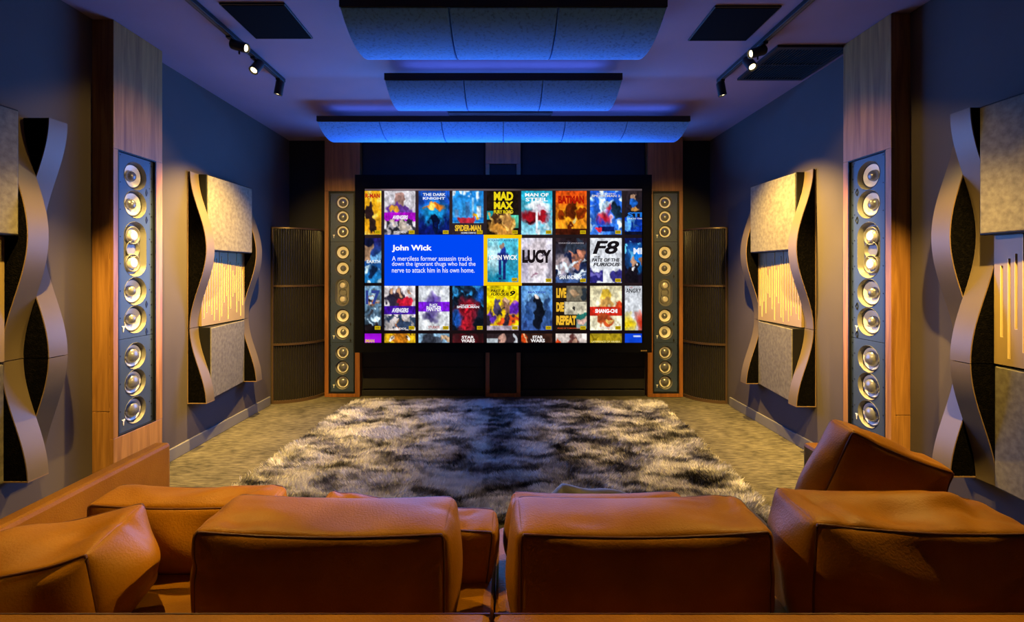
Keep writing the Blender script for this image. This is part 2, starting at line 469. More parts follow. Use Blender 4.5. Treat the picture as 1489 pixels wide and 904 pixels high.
# ------------------------------------------------------------------ wooden pillars
def side_pillar(xf, xw, y0, y1, sy0, sy1, sz0, sz1, label):
    s = 1 if xf < 0 else -1                       # direction of the room
    t = thing('wooden_pillar', (xw, (y0 + y1) / 2, 0), label, 'pillar', 'wooden pillars on the side walls')
    xa, xb = sorted((xf, xf - s * .02))
    e = .0015
    MB().box(xa, xb, y0, y1, sz1 + e, H - .002).build('top_board', M['wood'], t, bevel=.002)
    MB().box(xa, xb, y0, y1, .002, sz0 - e).build('bottom_board', M['wood'], t, bevel=.002)
    MB().box(xa, xb, y0, sy0 - e, sz0, sz1).build('stile', M['wood'], t)
    MB().box(xa, xb, sy1 + e, y1, sz0, sz1).build('stile', M['wood'], t)
    xa, xb = sorted((xf - s * .0205, xw))
    MB().box(xa, xb, y0, y0 + .02, .002, .52).build('side_board', M['wood'], t, bevel=.0015)
    MB().box(xa, xb, y0, y0 + .02, .523, H - .002).build('side_board', M['wood'], t, bevel=.0015)
    MB().box(xa, xb, y1 - .02, y1, .002, H - .002).build('side_board', M['wood'], t, bevel=.0015)
side_pillar(XPL, XL, 2.576, 2.945, 2.608, 2.892, .37, 1.996, 'wooden pillar on the left wall with a black loudspeaker let in')
side_pillar(XPR, XR, 2.513, 2.868, 2.552, 2.828, .37, 1.98, 'wooden pillar on the right wall with a black loudspeaker let in')

def front_pillar(x0, x1, sx0, sx1, sz0, sz1, label, group='wooden pillars on the screen wall'):
    t = thing('wooden_pillar', ((x0 + x1) / 2, YF, 0), label, 'pillar', group)
    ya, yb = 4.80, YF - .001; e = .0015
    MB().box(x0, x1, ya, yb, sz1 + e, H - .002).build('top_board', M['wooddark'], t, bevel=.002)
    MB().box(x0, x1, ya, yb, .002, sz0 - e).build('bottom_board', M['wooddark'], t, bevel=.002)
    MB().box(x0, sx0 - e, ya, yb, sz0, sz1).build('stile', M['wooddark'], t)
    MB().box(sx1 + e, x1, ya, yb, sz0, sz1).build('stile', M['wooddark'], t)
    return t
front_pillar(-1.863, -1.497, -1.8205, -1.5475, .04, 2.146, 'slim wooden pillar left of the screen, framing a loudspeaker')
front_pillar(1.504, 1.87, 1.5575, 1.8305, .04, 2.146, 'slim wooden pillar right of the screen, framing a loudspeaker')
cp = front_pillar(-.186, .179, -.143, .136, .04, 2.43, 'slim wooden pillar behind the middle of the screen with black inset')
MB().box(-.142, .135, 4.812, 4.86, .042, 2.428).build('inset_panel', M['blackcloth'], cp)

for x0, x1, side in ((-1.49, -.192, 'left'), (.186, 1.497, 'right')):
    t = thing('acoustic_wall_panel', ((x0 + x1) / 2, 4.90, .06), 'black cloth wall panel behind the %s half of the screen' % side, 'acoustic panel', 'black cloth panels behind the screen')
    MB().box(x0, x1, 4.868, YF - .002, .062, H - .004).build('core', M['blackwall'], t)
    MB().box(x0 + .012, x1 - .012, 4.856, 4.868, .075, .30).build('lower_cloth', M['blackcloth'], t, bevel=.004)
    MB().box(x0 + .012, x1 - .012, 4.856, 4.868, .304, H - .02).build('upper_cloth', M['blackcloth'], t, bevel=.004)

# ------------------------------------------------------------------ corner bass traps
def bass_trap(side):
    s = 1 if side == 'left' else -1
    cx = XL + .012 if s > 0 else XR - .012
    cy = YF - .012
    A = .395 if s > 0 else .33
    B = .375
    t = thing('bass_trap', (cx, cy, 0), 'dark fluted quarter-round bass trap in the %s front corner' % side, 'bass trap', 'corner bass traps')
    def arc(r, k, n): # quarter ellipse
        a = PI / 2 * k / n
        return (cx + s * A * r * math.sin(a), cy - B * r * math.cos(a))
    n = 24
    for i, (za, zb) in enumerate([(.03, .575), (.595, 1.155), (1.175, 1.735)]):
        mod = MB()
        rows = []
        for z in (za, zb): rows.append([(*arc(.965, k, n), z) for k in range(n + 1)])
        mod.grid(rows)
        for z in (za, zb): mod.add([(*arc(.965, k, n), z) for k in range(n + 1)] + [(cx, cy, z)], [tuple(range(n + 2))])
        mod.add([(*arc(.965, 0, n), za), (cx, cy, za), (cx, cy, zb), (*arc(.965, 0, n), zb)], [(0, 1, 2, 3)])
        mod.add([(*arc(.965, n, n), za), (cx, cy, za), (cx, cy, zb), (*arc(.965, n, n), zb)], [(0, 1, 2, 3)])
        mo = mod.build('module_body', M['trapback'], t)
        fl = MB()
        N = 26
        for k in range(N):                       # rounded vertical flutes
            row = []
            for j in range(7):
                u = (k + .10 + .80 * j / 6) / N
                rr = .97 + .030 * math.sin(PI * j / 6)
                row.append(arc(rr, u * n, n))
            fl.grid([[(*p, za) for p in row], [(*p, zb) for p in row]])
        fl.build('flutes', M['trap'], mo, smooth=True)
    for z0, z1 in ((.0, .03), (.575, .595), (1.155, 1.175), (1.735, 1.75)):
        rim = MB(); rows = []
        for r, z in ((.95, z0), (1.02, z0), (1.02, z1), (.95, z1)):
            rows.append([(*arc(r, k, n), z) for k in range(n + 1)])
        rows.append(rows[0]); rim.grid(rows)
        rim.build('trim_ring', M['traprim'], t, auto=.5)
    px, py = arc(1.0, 0, n)
    xa, xb = sorted((px - s * .004, px + s * .012))
    MB().box(xa, xb, py - .012, py + .02, 0, 1.75).build('edge_trim', M['traprim'], t, bevel=.002)
    return t
bass_trap('left'); bass_trap('right')

# ------------------------------------------------------------------ sculpted wall panels
ZT, Z2, Z1, Z0 = 2.035, 1.464, .893, .345
SLOTS = [(.03, 1.46, .955), (.062, 1.46, .995), (.09, 1.38, 1.045), (.122, 1.46, .975), (.155, 1.46, .93), (.186, 1.41, 1.01), (.222, 1.46, .92),
         (.250, 1.43, .95), (.282, 1.35, 1.06), (.312, 1.33, 1.11), (.336, 1.46, .92), (.370, 1.39, 1.005), (.402, 1.33, 1.10), (.430, 1.28, 1.13),
         (.458, 1.46, .965), (.488, 1.38, 1.06), (.515, 1.36, .93), (.545, 1.33, 1.02)]
def wave_panel(side, y0, outer, label):
    """y0: near end of the central column; outer: list of (u0, u1, phase) slats along the wall measured from y0"""
    s = 1 if side == 'left' else -1
    xw = XL if s > 0 else XR
    W = .58
    def P(p, u, z): return (xw + s * p, y0 + u, z)
    t = thing('sculpted_wall_panel', (xw, y0 + W / 2, Z0), label, 'wall panel', 'sculpted acoustic wall panels')
    def bx(mb, p0, p1, u0, u1, z0, z1):
        mb.hexa([P(p0, u0, z0), P(p1, u0, z0), P(p1, u1, z0), P(p0, u1, z0), P(p0, u0, z1), P(p1, u0, z1), P(p1, u1, z1), P(p0, u1, z1)])
        return mb
    bx(MB(), .002, .012, .0, W, Z0, ZT).build('backing', M['felt'], t)
    # upper square
    mb = MB()
    def wedge(pn, pf, z0, z1, back=.013, u0=.002, u1=W - .002):
        return [P(back, u0, z0), P(pn, u0, z0), P(pf, u1, z0), P(back, u1, z0), P(back, u0, z1), P(pn, u0, z1), P(pf, u1, z1), P(back, u1, z1)]
    up = MB().hexa(wedge(.080, .104, Z2, ZT)).build('upper_panel', M['blackplastic'], t, bevel=.004)
    MB().hexa(wedge(.086, .110, Z2 + .006, ZT - .006, .05, .008, W - .008)).build('fabric_face', M['taupe'], up, bevel=.005)
    lo = MB().hexa(wedge(.105, .036, Z0, Z1 - .004)).build('lower_panel', M['blackplastic'], t, bevel=.004)
    MB().hexa(wedge(.111, .042, Z0 + .005, Z1 - .008, .02, .006, W - .006)).build('fabric_face', M['taupe'], lo, bevel=.005)
    # slotted plate
    pl = MB(); pf = .041; pb = .020; za, zb = Z1 + .004, Z2 - .001
    pr = 0.004
    us = sorted(SLOTS)
    hwid = .0055
    for u, zt, zl in us:
        bx(pl, pb, pf, pr, u - hwid, za, zb)
        bx(pl, pb, pf, u - hwid, u + hwid, za, zl)
        if zt < 1.455: bx(pl, pb, pf, u - hwid, u + hwid, zt, zb)
        pr = u + hwid
    bx(pl, pb, pf, pr, W - .004, za, zb)
    sp = pl.build('slotted_plate', M['slotplate'], t)
    ed = MB()  # added bright liners imitate the lit far wall and lower end of each slot
    for u, zt, zl in us:
        bx(ed, pb + .002, pf + .0006, u + hwid - .0022, u + hwid + .0006, zl, min(zt, zb))
        bx(ed, pb + .002, pf + .0006, u - hwid, u + hwid, zl - .003, zl)
    ed.build('lit_slot_edges', M['slotglint'], sp)['kind'] = 'stuff'
    # wavy slats
    for u0, u1, ph in outer:
        N = 46
        for (zt, zb_) in ((ZT, Z1 + .002), (Z1 - .002, Z0)):
            zs = [zt + (zb_ - zt) * k / N for k in range(N + 1)]
            pz = [.082 + ph * .060 * math.cos(2 * PI * (2.04 - z) / 1.14) for z in zs]
            g = .005
            rb = MB()
            rows_f0 = [P(p, u0, z) for p, z in zip(pz, zs)]; rows_f1 = [P(p, u1, z) for p, z in zip(pz, zs)]
            rows_b0 = [P(p - g, u0, z) for p, z in zip(pz, zs)]; rows_b1 = [P(p - g, u1, z) for p, z in zip(pz, zs)]
            rb.grid([rows_f0, rows_f1]); rb.grid([rows_b1, rows_b0])
            rb.grid([rows_f0, rows_b0], mi=1); rb.grid([rows_f1, rows_b1], mi=1)
            for k in (0, N): rb.add([rows_f0[k], rows_f1[k], rows_b1[k], rows_b0[k]], [(0, 1, 2, 3)], 1)
            ro = rb.build('wave_slat', [M['slat'], M['mdf']], t, auto=.6)
            co = MB()
            e = .003
            a = [P(p - g - .0005, u0 + e, z) for p, z in zip(pz, zs)]; b = [P(p - g - .0005, u1 - e, z) for p, z in zip(pz, zs)]
            c = [P(.002, u0 + e, z) for z in zs]; d = [P(.002, u1 - e, z) for z in zs]
            co.grid([c, a, b, d])
            for k in (0, N): co.add([a[k], b[k], d[k], c[k]], [(0, 1, 2, 3)])
            co.build('felt_core', M['felt'], ro)
            edge = MB()
            bx(edge, .002, pz[-1], u0 - .0005, u1, zb_ , zb_ + .006) if zb_ < .5 else None
            bx(edge, .001, .006, u0 - .001, u0 + .004, zb_, zt)
            edge.build('board_edge', M['mdf'], ro)
    return t
wave_panel('left', 3.445, [(-.095, -.002, -1), (.582, .675, -1)], 'sculpted wavy wall panel on the left wall, beside the left bass trap')
wave_panel('right', 3.365, [(-.095, -.002, -1), (.582, .675, -1)], 'sculpted wavy wall panel on the right wall, beside the right bass trap')
wave_panel('left', 1.51, [(-.095, -.002, -1), (.582, .677, -1), (.679, .772, 1)], 'large near wavy wall panel at the left edge, cut by the frame')
wave_panel('right', 1.47, [(-.095, -.002, 1), (.582, .674, 1), (.676, .768, -1)], 'large near wavy wall panel at the right edge, cut by the frame')

# ------------------------------------------------------------------ ceiling: clouds, speakers, vents, tracks
def cloud(y0, npan, label):
    pw = .524; Wd = pw * npan; R = .465; L2 = .262; ze = 2.572
    t = thing('ceiling_cloud', (0, y0 + L2, H), label, 'acoustic panel', 'curved acoustic clouds under the ceiling')
    x0 = -Wd / 2
    MB().box(x0 - .002, x0 + Wd + .002, y0 - .004, y0 + 2 * L2 + .004, ze, ze + .046).build('frame', M['black'], t, bevel=.003)
    rod = MB()
    for k in (0, 1):
        rod.lathe([(.003, ze + .04), (.003, H - .001)], 8, 'z', (x0 + Wd * (.12 + .76 * k), y0 + L2 + .12, 0))
    rod.build('hanger_rods', M['black'], t)
    st = MB().box(x0 + .10, x0 + Wd - .10, y0 + .09, y0 + .11, ze + .0462, ze + .050).box(x0 + .10, x0 + Wd - .10, y0 + 2 * L2 - .11, y0 + 2 * L2 - .09, ze + .0462, ze + .050)
    st.build('unseen_light_strip', M['ledblue'], t)
    for yy in (y0 + .10, y0 + 2 * L2 - .10):
        l = bpy.data.lights.new('cloud_glow', 'AREA'); l.shape = 'RECTANGLE'; l.size = Wd - .2; l.size_y = .02; l.energy = P_CLOUD * Wd / 1.57; l.color = (.09, .21, 1.0)
        lo = bpy.data.objects.new('cloud_glow', l); COL.objects.link(lo); lo.parent = t
        lo.location = (0, yy - (y0 + L2), ze + .052 - H); lo.rotation_euler = (PI, 0, 0)
    cy = y0 + L2; zc = ze + math.sqrt(R * R - L2 * L2)
    for i in range(npan):
        xa, xb = x0 + i * pw + .003, x0 + (i + 1) * pw - .003
        amax = math.asin(L2 / R); N = 20
        prof = []
        for k in range(N + 1):
            a = -amax + 2 * amax * k / N
            prof.append((cy + R * math.sin(a), zc - R * math.cos(a)))
        mb = MB()
        ra = [(xa, y, z) for y, z in prof]; rb = [(xb, y, z) for y, z in prof]
        rai = [(xa + .004, y, z - .004) for y, z in prof]; rbi = [(xb - .004, y, z - .004) for y, z in prof]
        top = ze - .0005
        ta = [(xa, y, top) for y, z in prof]; tb = [(xb, y, top) for y, z in prof]
        mb.grid([ta, ra, rai, rbi, rb, tb])
        mb.grid([ta, tb])
        mb.build('curved_panel', M['cloud'], t, auto=.5)
    return t
cloud(2.21, 3, 'nearest curved ceiling cloud of three pale panels, cut by the top edge')
cloud(3.046, 3, 'middle curved ceiling cloud of three pale panels')
cloud(3.88, 6, 'widest curved ceiling cloud of six pale panels, just before the screen')

for x0, x1, y0, y1, nm in ((-1.492, -1.146, 2.415, 2.776, 'left'), (1.12, 1.475, 2.44, 2.80, 'right')):
    t = thing('ceiling_speaker', ((x0 + x1) / 2, (y0 + y1) / 2, H), 'square black ceiling loudspeaker grille on the %s half of the ceiling' % nm, 'loudspeaker', 'square ceiling loudspeakers')
    MB().box(x0, x1, y0, y1, H - .010, H - .0005).build('frame', M['black'], t, bevel=.003)
    MB().box(x0 + .008, x1 - .008, y0 + .008, y1 - .008, H - .013, H - .0102).build('grille_cloth', M['grille'], t, bevel=.001)

t = thing('air_grille', (1.94, 3.11, H), 'black slatted air grille in the ceiling above the right wall', 'air vent')
x0, x1, y0, y1 = 1.705, 2.175, 2.865, 3.36
z0, z1 = H - .016, H - .0005
fr = MB().box(x0, x1, y0, y0 + .03, z0, z1).box(x0, x1, y1 - .03, y1, z0, z1).box(x0, x0 + .03, y0 + .03, y1 - .03, z0, z1).box(x1 - .03, x1, y0 + .03, y1 - .03, z0, z1)
fr.box(x0 + .03, x1 - .03, (y0 + y1) / 2 - .006, (y0 + y1) / 2 + .006, z0 + .001, z1)
fr.build('frame', M['black'], t)
MB().box(x0 + .03, x1 - .03, y0 + .03, y1 - .03, H - .002, H - .0006).build('duct_opening', M['screenframe'], t)
n = 20
M['vane'] = mat('vane_satin_black', (0.05, 0.05, 0.055), 0.4)
for i in range(n):
    xx = x0 + .035 + (x1 - x0 - .07) * (i + .5) / n
    MB().hexa([(xx - .004, y0 + .03, z0), (xx - .001, y0 + .03, z0), (xx - .001, y1 - .03, z0), (xx - .004, y1 - .03, z0),
               (xx + .004, y0 + .03, z1 - .002), (xx + .007, y0 + .03, z1 - .002), (xx + .007, y1 - .03, z1 - .002), (xx + .004, y1 - .03, z1 - .002)]).build('slat', M['vane'], t)

t = thing('slot_diffuser', (-.03, 4.10, H), 'long narrow air slot in the ceiling between the second and third cloud', 'air vent')
MB().box(-.49, .435, 4.045, 4.17, H - .006, H - .0005).build('frame', M['black'], t, bevel=.001)
for k in range(3):
    MB().box(-.48, .425, 4.058 + k * .036, 4.076 + k * .036, H - .012, H - .0062).build('blade', M['vane'], t)

for x, nm in ((-1.61, 'left'), (1.575, 'right')):
    t = thing('lighting_track', (x, 1.8, H), 'thin black lighting track along the %s side of the ceiling' % nm, 'light track', 'ceiling lighting tracks')
    MB().box(x - .017, x + .017, .30, 3.37, H - .028, H - .0005).build('rail', M['black'], t, bevel=.003)
    MB().box(x - .006, x + .006, .31, 3.36, H - .0295, H - .0282).build('conductor_groove', M['vane'], t)

HOUS = MB().lathe([(.0005, .05), (.022, .05), (.0275, .045), (.029, .038), (.029, -.05), (.026, -.05), (.025, -.040), (.0005, -.040)], 24, 'z').mesh('housing', M['black'])
set_auto(HOUS, .6)
LENS = MB().lathe([(.0005, -.0455), (.012, -.0450), (.0195, -.0425)], 20, 'z').mesh('lens', M['lens'])
KNOB = MB().lathe([(.0005, -.012), (.005, -.012), (.005, .010), (.003, .012)], 10, 'z').mesh('knob', M['black'])
def spot(pos, target, power, angle, label, group, blend=.5, trackx=None, color=WARM, size=.02):
    p = Vector(pos); d = (Vector(target) - p).normalized()
    tx = trackx if trackx is not None else pos[0]
    t = thing('track_spotlight', (tx, pos[1], H - .03), label, 'spotlight', group)
    q = d.to_track_quat('-Z', 'Y')
    rel = p - Vector((tx, pos[1], H - .03))
    def child(nm, me, par):
        o = bpy.data.objects.new(nm, me); COL.objects.link(o); o.parent = par; return o
    hs = child('housing', HOUS, t); hs.location = rel; hs.rotation_mode = 'QUATERNION'; hs.rotation_quaternion = q
    child('lens', LENS, hs)
    b = MB()
    b.tube([(0, 0, .0), (0, 0, max(-.03, rel.z * .5)), tuple(rel + Vector((0, 0, .012)))], .0045, 8)
    b.box(-.014, .014, -.035, .035, -.010, .0)
    link('bracket', b.mesh('bracket', M['black']), t)
    kn = child('knob', KNOB, t); kn.location = rel + Vector((0, 0, -.036))
    l = bpy.data.lights.new('spot', 'SPOT'); l.energy = power; l.spot_size = math.radians(angle); l.spot_blend = blend
    l.color = color; l.shadow_soft_size = size
    lo = bpy.data.objects.new('spot_light', l); COL.objects.link(lo); lo.parent = hs; lo.location = (0, 0, -.056)
    return t
GV = 'spotlights in view on the ceiling tracks'
spot((-1.565, 2.73, 2.64), (2.08, 2.60, 1.55), P_SEAT * 1.6, 27, 'left track spotlight nearest the camera, lamp turned to the right', GV, trackx=-1.61)
spot((-1.60, 2.99, 2.635), (-1.85, 2.0, 1.3), P_SEAT * .08, 50, 'left track spotlight in the middle, lamp turned to the camera', GV, trackx=-1.61)
spot((-1.615, 3.32, 2.63), (-2.12, 3.46, .20), P_WALL, 88, 'left track spotlight at the far end, pointing down at the wall panel', GV, 1.0, trackx=-1.61)
spot((1.545, 2.80, 2.64), (-2.15, 2.68, 1.55), P_SEAT * 1.6, 27, 'right track spotlight nearest the camera, lamp turned to the left', GV, trackx=1.575)
spot((1.565, 2.93, 2.63), (1.75, 1.85, 1.2), P_SEAT * .3, 50, 'right track spotlight in the middle, lamp turned to the camera', GV, trackx=1.575)
spot((1.58, 3.34, 2.63), (2.05, 3.42, .20), P_WALL, 88, 'right track spotlight at the far end, pointing down at the wall panel', GV, 1.0, trackx=1.575)
GB = 'spotlights further back on the ceiling tracks'
spot((-1.61, 1.55, 2.62), (-2.2, 2.70, .45), P_BACK * 2.0, 38, 'track spotlight above the left near wall panel, aimed at the left side pillar', GB, .8)
spot((1.575, 1.50, 2.62), (2.12, 2.65, .45), P_BACK * 2.0, 38, 'track spotlight above the right near wall panel, aimed at the right side pillar', GB, .8)
spot((1.575, 1.30, 2.62), (2.12, 1.72, .6), P_BACK, 60, 'track spotlight near the right wall, aimed at the near right wall panel', GB, .8)
spot((-1.61, 1.85, 2.62), (-.50, 1.45, .5), P_SEAT, 60, 'left track spotlight over the sofa, aimed at the left cushions', GB, .8)
spot((1.575, 1.85, 2.62), (.50, 1.45, .5), P_SEAT, 60, 'right track spotlight over the sofa, aimed at the right cushions', GB, .8)
spot((1.575, 1.20, 2.62), (-1.45, 1.72, .42), P_SEAT * 3.2, 24, 'right track spotlight over the sofa, aimed across at the left arm', GB, .8)
spot((-1.61, 2.08, 2.62), (-2.24, 3.62, .55), P_BACK * 2.5, 36, 'added left track spotlight out of view, aimed at the far left wall panel', GB, .9)  # this and the next are added to brighten the far panels' lower squares
spot((1.575, 2.08, 2.62), (2.16, 3.58, .55), P_BACK * 2.5, 36, 'added right track spotlight out of view, aimed at the far right wall panel', GB, .9)
spot((-1.61, .80, 2.62), (-1.70, 4.8, 1.40), P_BACK * 2.6, 26, 'rearmost left track spotlight, aimed at the loudspeaker left of the screen', GB, .9)
spot((1.575, .80, 2.62), (1.71, 4.8, 1.40), P_BACK * 2.6, 26, 'rearmost right track spotlight, aimed at the loudspeaker right of the screen', GB, .9)

# ------------------------------------------------------------------ the screen
YS = 4.68
t_scr = thing('cinema_screen', (0, YS, .49), 'huge lit television screen showing a grid of film tiles', 'screen')
def SX(px): return (px - 732.0) * YS / F
def SZ(py): return CAMZ - (py - 396.0) * YS / F
MB().box(SX(517), SX(947), YS + .012, YS + .075, SZ(512), SZ(257)).build('back_case', M['screenframe'], t_scr)
fr = MB()
fr.box(SX(517), SX(530), YS - .02, YS + .0118, SZ(512), SZ(257)).box(SX(934), SX(947), YS - .02, YS + .0118, SZ(512), SZ(257))
fr.box(SX(530), SX(934), YS - .02, YS + .0118, SZ(512), SZ(498.5)).box(SX(530), SX(934), YS - .02, YS + .0118, SZ(274), SZ(257))
fr.build('bezel', M['screenframe'], t_scr)
MB().box(SX(560), SX(600), YS + .076, 4.855, SZ(420), SZ(340)).build('wall_bracket', M['black'], t_scr)
MB().box(SX(864), SX(904), YS + .076, 4.855, SZ(420), SZ(340)).build('wall_bracket', M['black'], t_scr)
mk = MB()
for k, wd in enumerate((.009, .006, .006, .007, .006, .008)):
    mk.box(SX(931) + k * .0105, SX(931) + k * .0105 + wd, YS - .0215, YS - .0198, SZ(510), SZ(508.4))
mk.build('maker_mark', mat('gold_print', (.35, .22, .08), .5), t_scr)

def vcol_mat():
    m = bpy.data.materials.new('screen_picture'); m.use_nodes = True
    nt = m.node_tree; nt.nodes.clear()
    a = nd(nt, 'ShaderNodeAttribute'); a.attribute_name = 'Col'
    e = nd(nt, 'ShaderNodeEmission'); o = nd(nt, 'ShaderNodeOutputMaterial')
    nt.links.new(a.outputs['Color'], e.inputs[0]); e.inputs[1].default_value = 1.0
    nt.links.new(e.outputs[0], o.inputs[0])
    m.cycles.emission_sampling = 'NONE'
    return m
VC = vcol_mat()

def vnoise(u, v, n, seed):
    r = np.random.default_rng(seed); g = r.random((n + 2, n + 2))
    x = u * n; y = v * n; i = np.clip(x.astype(int), 0, n); j = np.clip(y.astype(int), 0, n)
    a = x - i; b = y - j; a = a * a * (3 - 2 * a); b = b * b * (3 - 2 * b)
    return (g[i, j] * (1 - a) + g[i + 1, j] * a) * (1 - b) + (g[i, j + 1] * (1 - a) + g[i + 1, j + 1] * a) * b

def hexc(h): return np.array([int(h[i:i + 2], 16) / 255 for i in (0, 2, 4)])
def paint(ops, nx, ny, seed, u0=0., u1=1., v0=0., v1=1.):
    U, V = np.meshgrid(np.linspace(u0, u1, nx), np.linspace(v0, v1, ny))
    C = np.zeros((ny, nx, 3))
    U0, V0 = U, V
    U = np.clip(U0 + .16 * (vnoise(U0, V0, 7, seed + 501) - .5) + .08 * (vnoise(U0, V0, 15, seed + 502) - .5), 0, 1)
    V = np.clip(V0 + .14 * (vnoise(U0, V0, 7, seed + 503) - .5) + .07 * (vnoise(U0, V0, 15, seed + 504) - .5), 0, 1)
    for q, o in enumerate(ops):
        k = o[0]
        if k == 'g':
            a, b = hexc(o[1]), hexc(o[2]); C[:] = a + (b - a) * V[..., None]
            continue
        if k == 'n':
            nn = vnoise(U, V, o[2], seed * 31 + q) + .5 * vnoise(U, V, o[2] * 2, seed * 17 + q)
            C *= (1 + o[1] * (nn - .75) * 2)[..., None]
            continue
        if k == 'b':      # blotches of a colour
            nn = vnoise(U, V, o[2], seed * 13 + q) + .4 * vnoise(U, V, o[2] * 2, seed + q)
            lo, hi = o[4] if len(o) > 4 else (0, 1)
            m = np.clip((nn - o[3]) * 6, 0, 1) * ((V >= lo) & (V <= hi))
        elif k == 'e':
            d = ((U - o[1]) / o[3]) ** 2 + ((V - o[2]) / o[4]) ** 2
            m = np.clip((1.0 - d) * (o[6] if len(o) > 6 else 3), 0, 1)
            C[:] = C + (hexc(o[5]) - C) * m[..., None]; continue
        elif k == 'r':
            m = ((U0 >= o[1]) & (U0 <= o[3]) & (V0 >= o[2]) & (V0 <= o[4])).astype(float)
            C[:] = C + (hexc(o[5]) - C) * m[..., None]; continue
        C[:] = C + (hexc(o[1]) - C) * m[..., None]
    det = .55 * vnoise(U0, V0, 17, seed + 700) + .45 * vnoise(U0, V0, 30, seed + 701)
    if len(ops) > 3: C *= (1 + .5 * (det - .5))[..., None]
    C = np.clip(C, 0, 1)
    return np.where(C <= .04045, C / 12.92, ((C + .055) / 1.055) ** 2.4)

def picture(name, x0, y0, x1, y1, ops, seed, crop=(0, 1, 0, 1), dy=0.0, parent=None):
    nx = max(4, int(x1 - x0)); ny = max(4, int(y1 - y0))
    lc = paint(ops, nx, ny, seed, *crop)
    xs = np.linspace(SX(x0), SX(x1), nx); zs = np.linspace(SZ(y0), SZ(y1), ny)
    X, Z = np.meshgrid(xs, zs)
    vs = np.stack([X, np.full_like(X, YS - .0002 - dy), Z], -1).reshape(-1, 3) - np.array(t_scr.location)
    idx = np.arange(nx * ny).reshape(ny, nx)
    fs = np.stack([idx[:-1, :-1], idx[1:, :-1], idx[1:, 1:], idx[:-1, 1:]], -1).reshape(-1, 4)
    me = bpy.data.meshes.new(name); me.from_pydata(vs.tolist(), [], fs.tolist())
    at = me.color_attributes.new('Col', 'FLOAT_COLOR', 'POINT')
    at.data.foreach_set('color', np.concatenate([lc.reshape(-1, 3), np.ones((nx * ny, 1))], 1).ravel().astype(np.float32))
    me.materials.append(VC)
    return link(name, me, parent or t_scr)

TXT = []
TM = {}
def tcol(c):
    if c not in TM: TM[c] = emis('screen_text_' + c, c, 1.0, 'NONE')
    return TM[c]
def text(parent, s, x0, x1, yt, yb, c, bold=.02, shear=0.0, body=None):
    cu = bpy.data.curves.new('lettering', 'FONT'); cu.body = s; cu.size = 1.0; cu.offset = bold; cu.shear = shear
    cu.resolution_u = 3
    o = bpy.data.objects.new('lettering', cu); COL.objects.link(o)
    TXT.append((o, parent, x0, x1, yt, yb, c))

def flush_text():
    dg = bpy.context.evaluated_depsgraph_get(); dg.update()
    for o, parent, x0, x1, yt, yb, c in TXT:
        me = bpy.data.meshes.new_from_object(o.evaluated_get(dg))
        n = len(me.vertices); co = np.zeros(n * 3); me.vertices.foreach_get('co', co); co = co.reshape(-1, 3)
        mn, mx = co.min(0), co.max(0)
        X = SX(x0) + (co[:, 0] - mn[0]) / (mx[0] - mn[0]) * (SX(x1) - SX(x0))
        Z = SZ(yb) + (co[:, 1] - mn[1]) / (mx[1] - mn[1]) * (SZ(yt) - SZ(yb))
        new = np.stack([X, np.full(n, YS - .0030), Z], -1) - np.array(t_scr.location)
        me.vertices.foreach_set('co', new.ravel())
        me.materials.clear(); me.materials.append(tcol(c)); me.name = 'lettering'
        cu = o.data; bpy.data.objects.remove(o); bpy.data.curves.remove(cu)
        link('title_lettering', me, parent)

disp = picture('display', 530.5, 274.5, 933.5, 498.2, [('g', '2a2024', '140c0e'), ('r', 0, 0, 1, .012, '6a5a60'), ('n', .35, 5)], 3, dy=0.0)
COLS = [(530.5, 554.5), (559, 604), (608.7, 653.5), (658, 703), (708, 754), (758, 803), (808, 853), (858, 904), (908.6, 933.3)]
ROWS = [(277.5, 341), (346, 411), (415.5, 480), (484.8, 498)]
def tile(c, r, ops, titles=(), badge=True, box=None):
    x0, x1 = COLS[c]; y0, y1 = ROWS[r]
    if box: x0, y0, x1, y1 = box
    crop = [0, 1, 0, 1]
    if c == 0: crop[0] = .47
    if c == 8: crop[1] = .54
    if r == 3: crop[3] = .21
    p = picture('film_tile', x0, y0, x1, y1, ops, c * 7 + r * 3 + 1, crop, .0012)
    w_, h_ = x1 - x0, y1 - y0
    for tt in titles:
        s, a, b, yt, yb, col = tt[:6]
        text(p, s, x0 + a * w_, x0 + b * w_, y0 + yt * h_, y0 + yb * h_, col, *(tt[6:]))
    if badge and r < 3 and c < 8:
        bx0, bx1 = x1 - 9.5, x1 - 1.2; by0, by1 = y1 - 6.2, y1 - 1.0
        q = MB().box(SX(bx0), SX(bx1), YS - .0026, YS - .0018, SZ(by1), SZ(by0))
        q.build('badge', tcol('c8aa10'), p)
        text(p, 'HDR', bx0 + 1.3, bx1 - 1.3, by0 + 1.4, by1 - 1.4, '3a3000', .01)
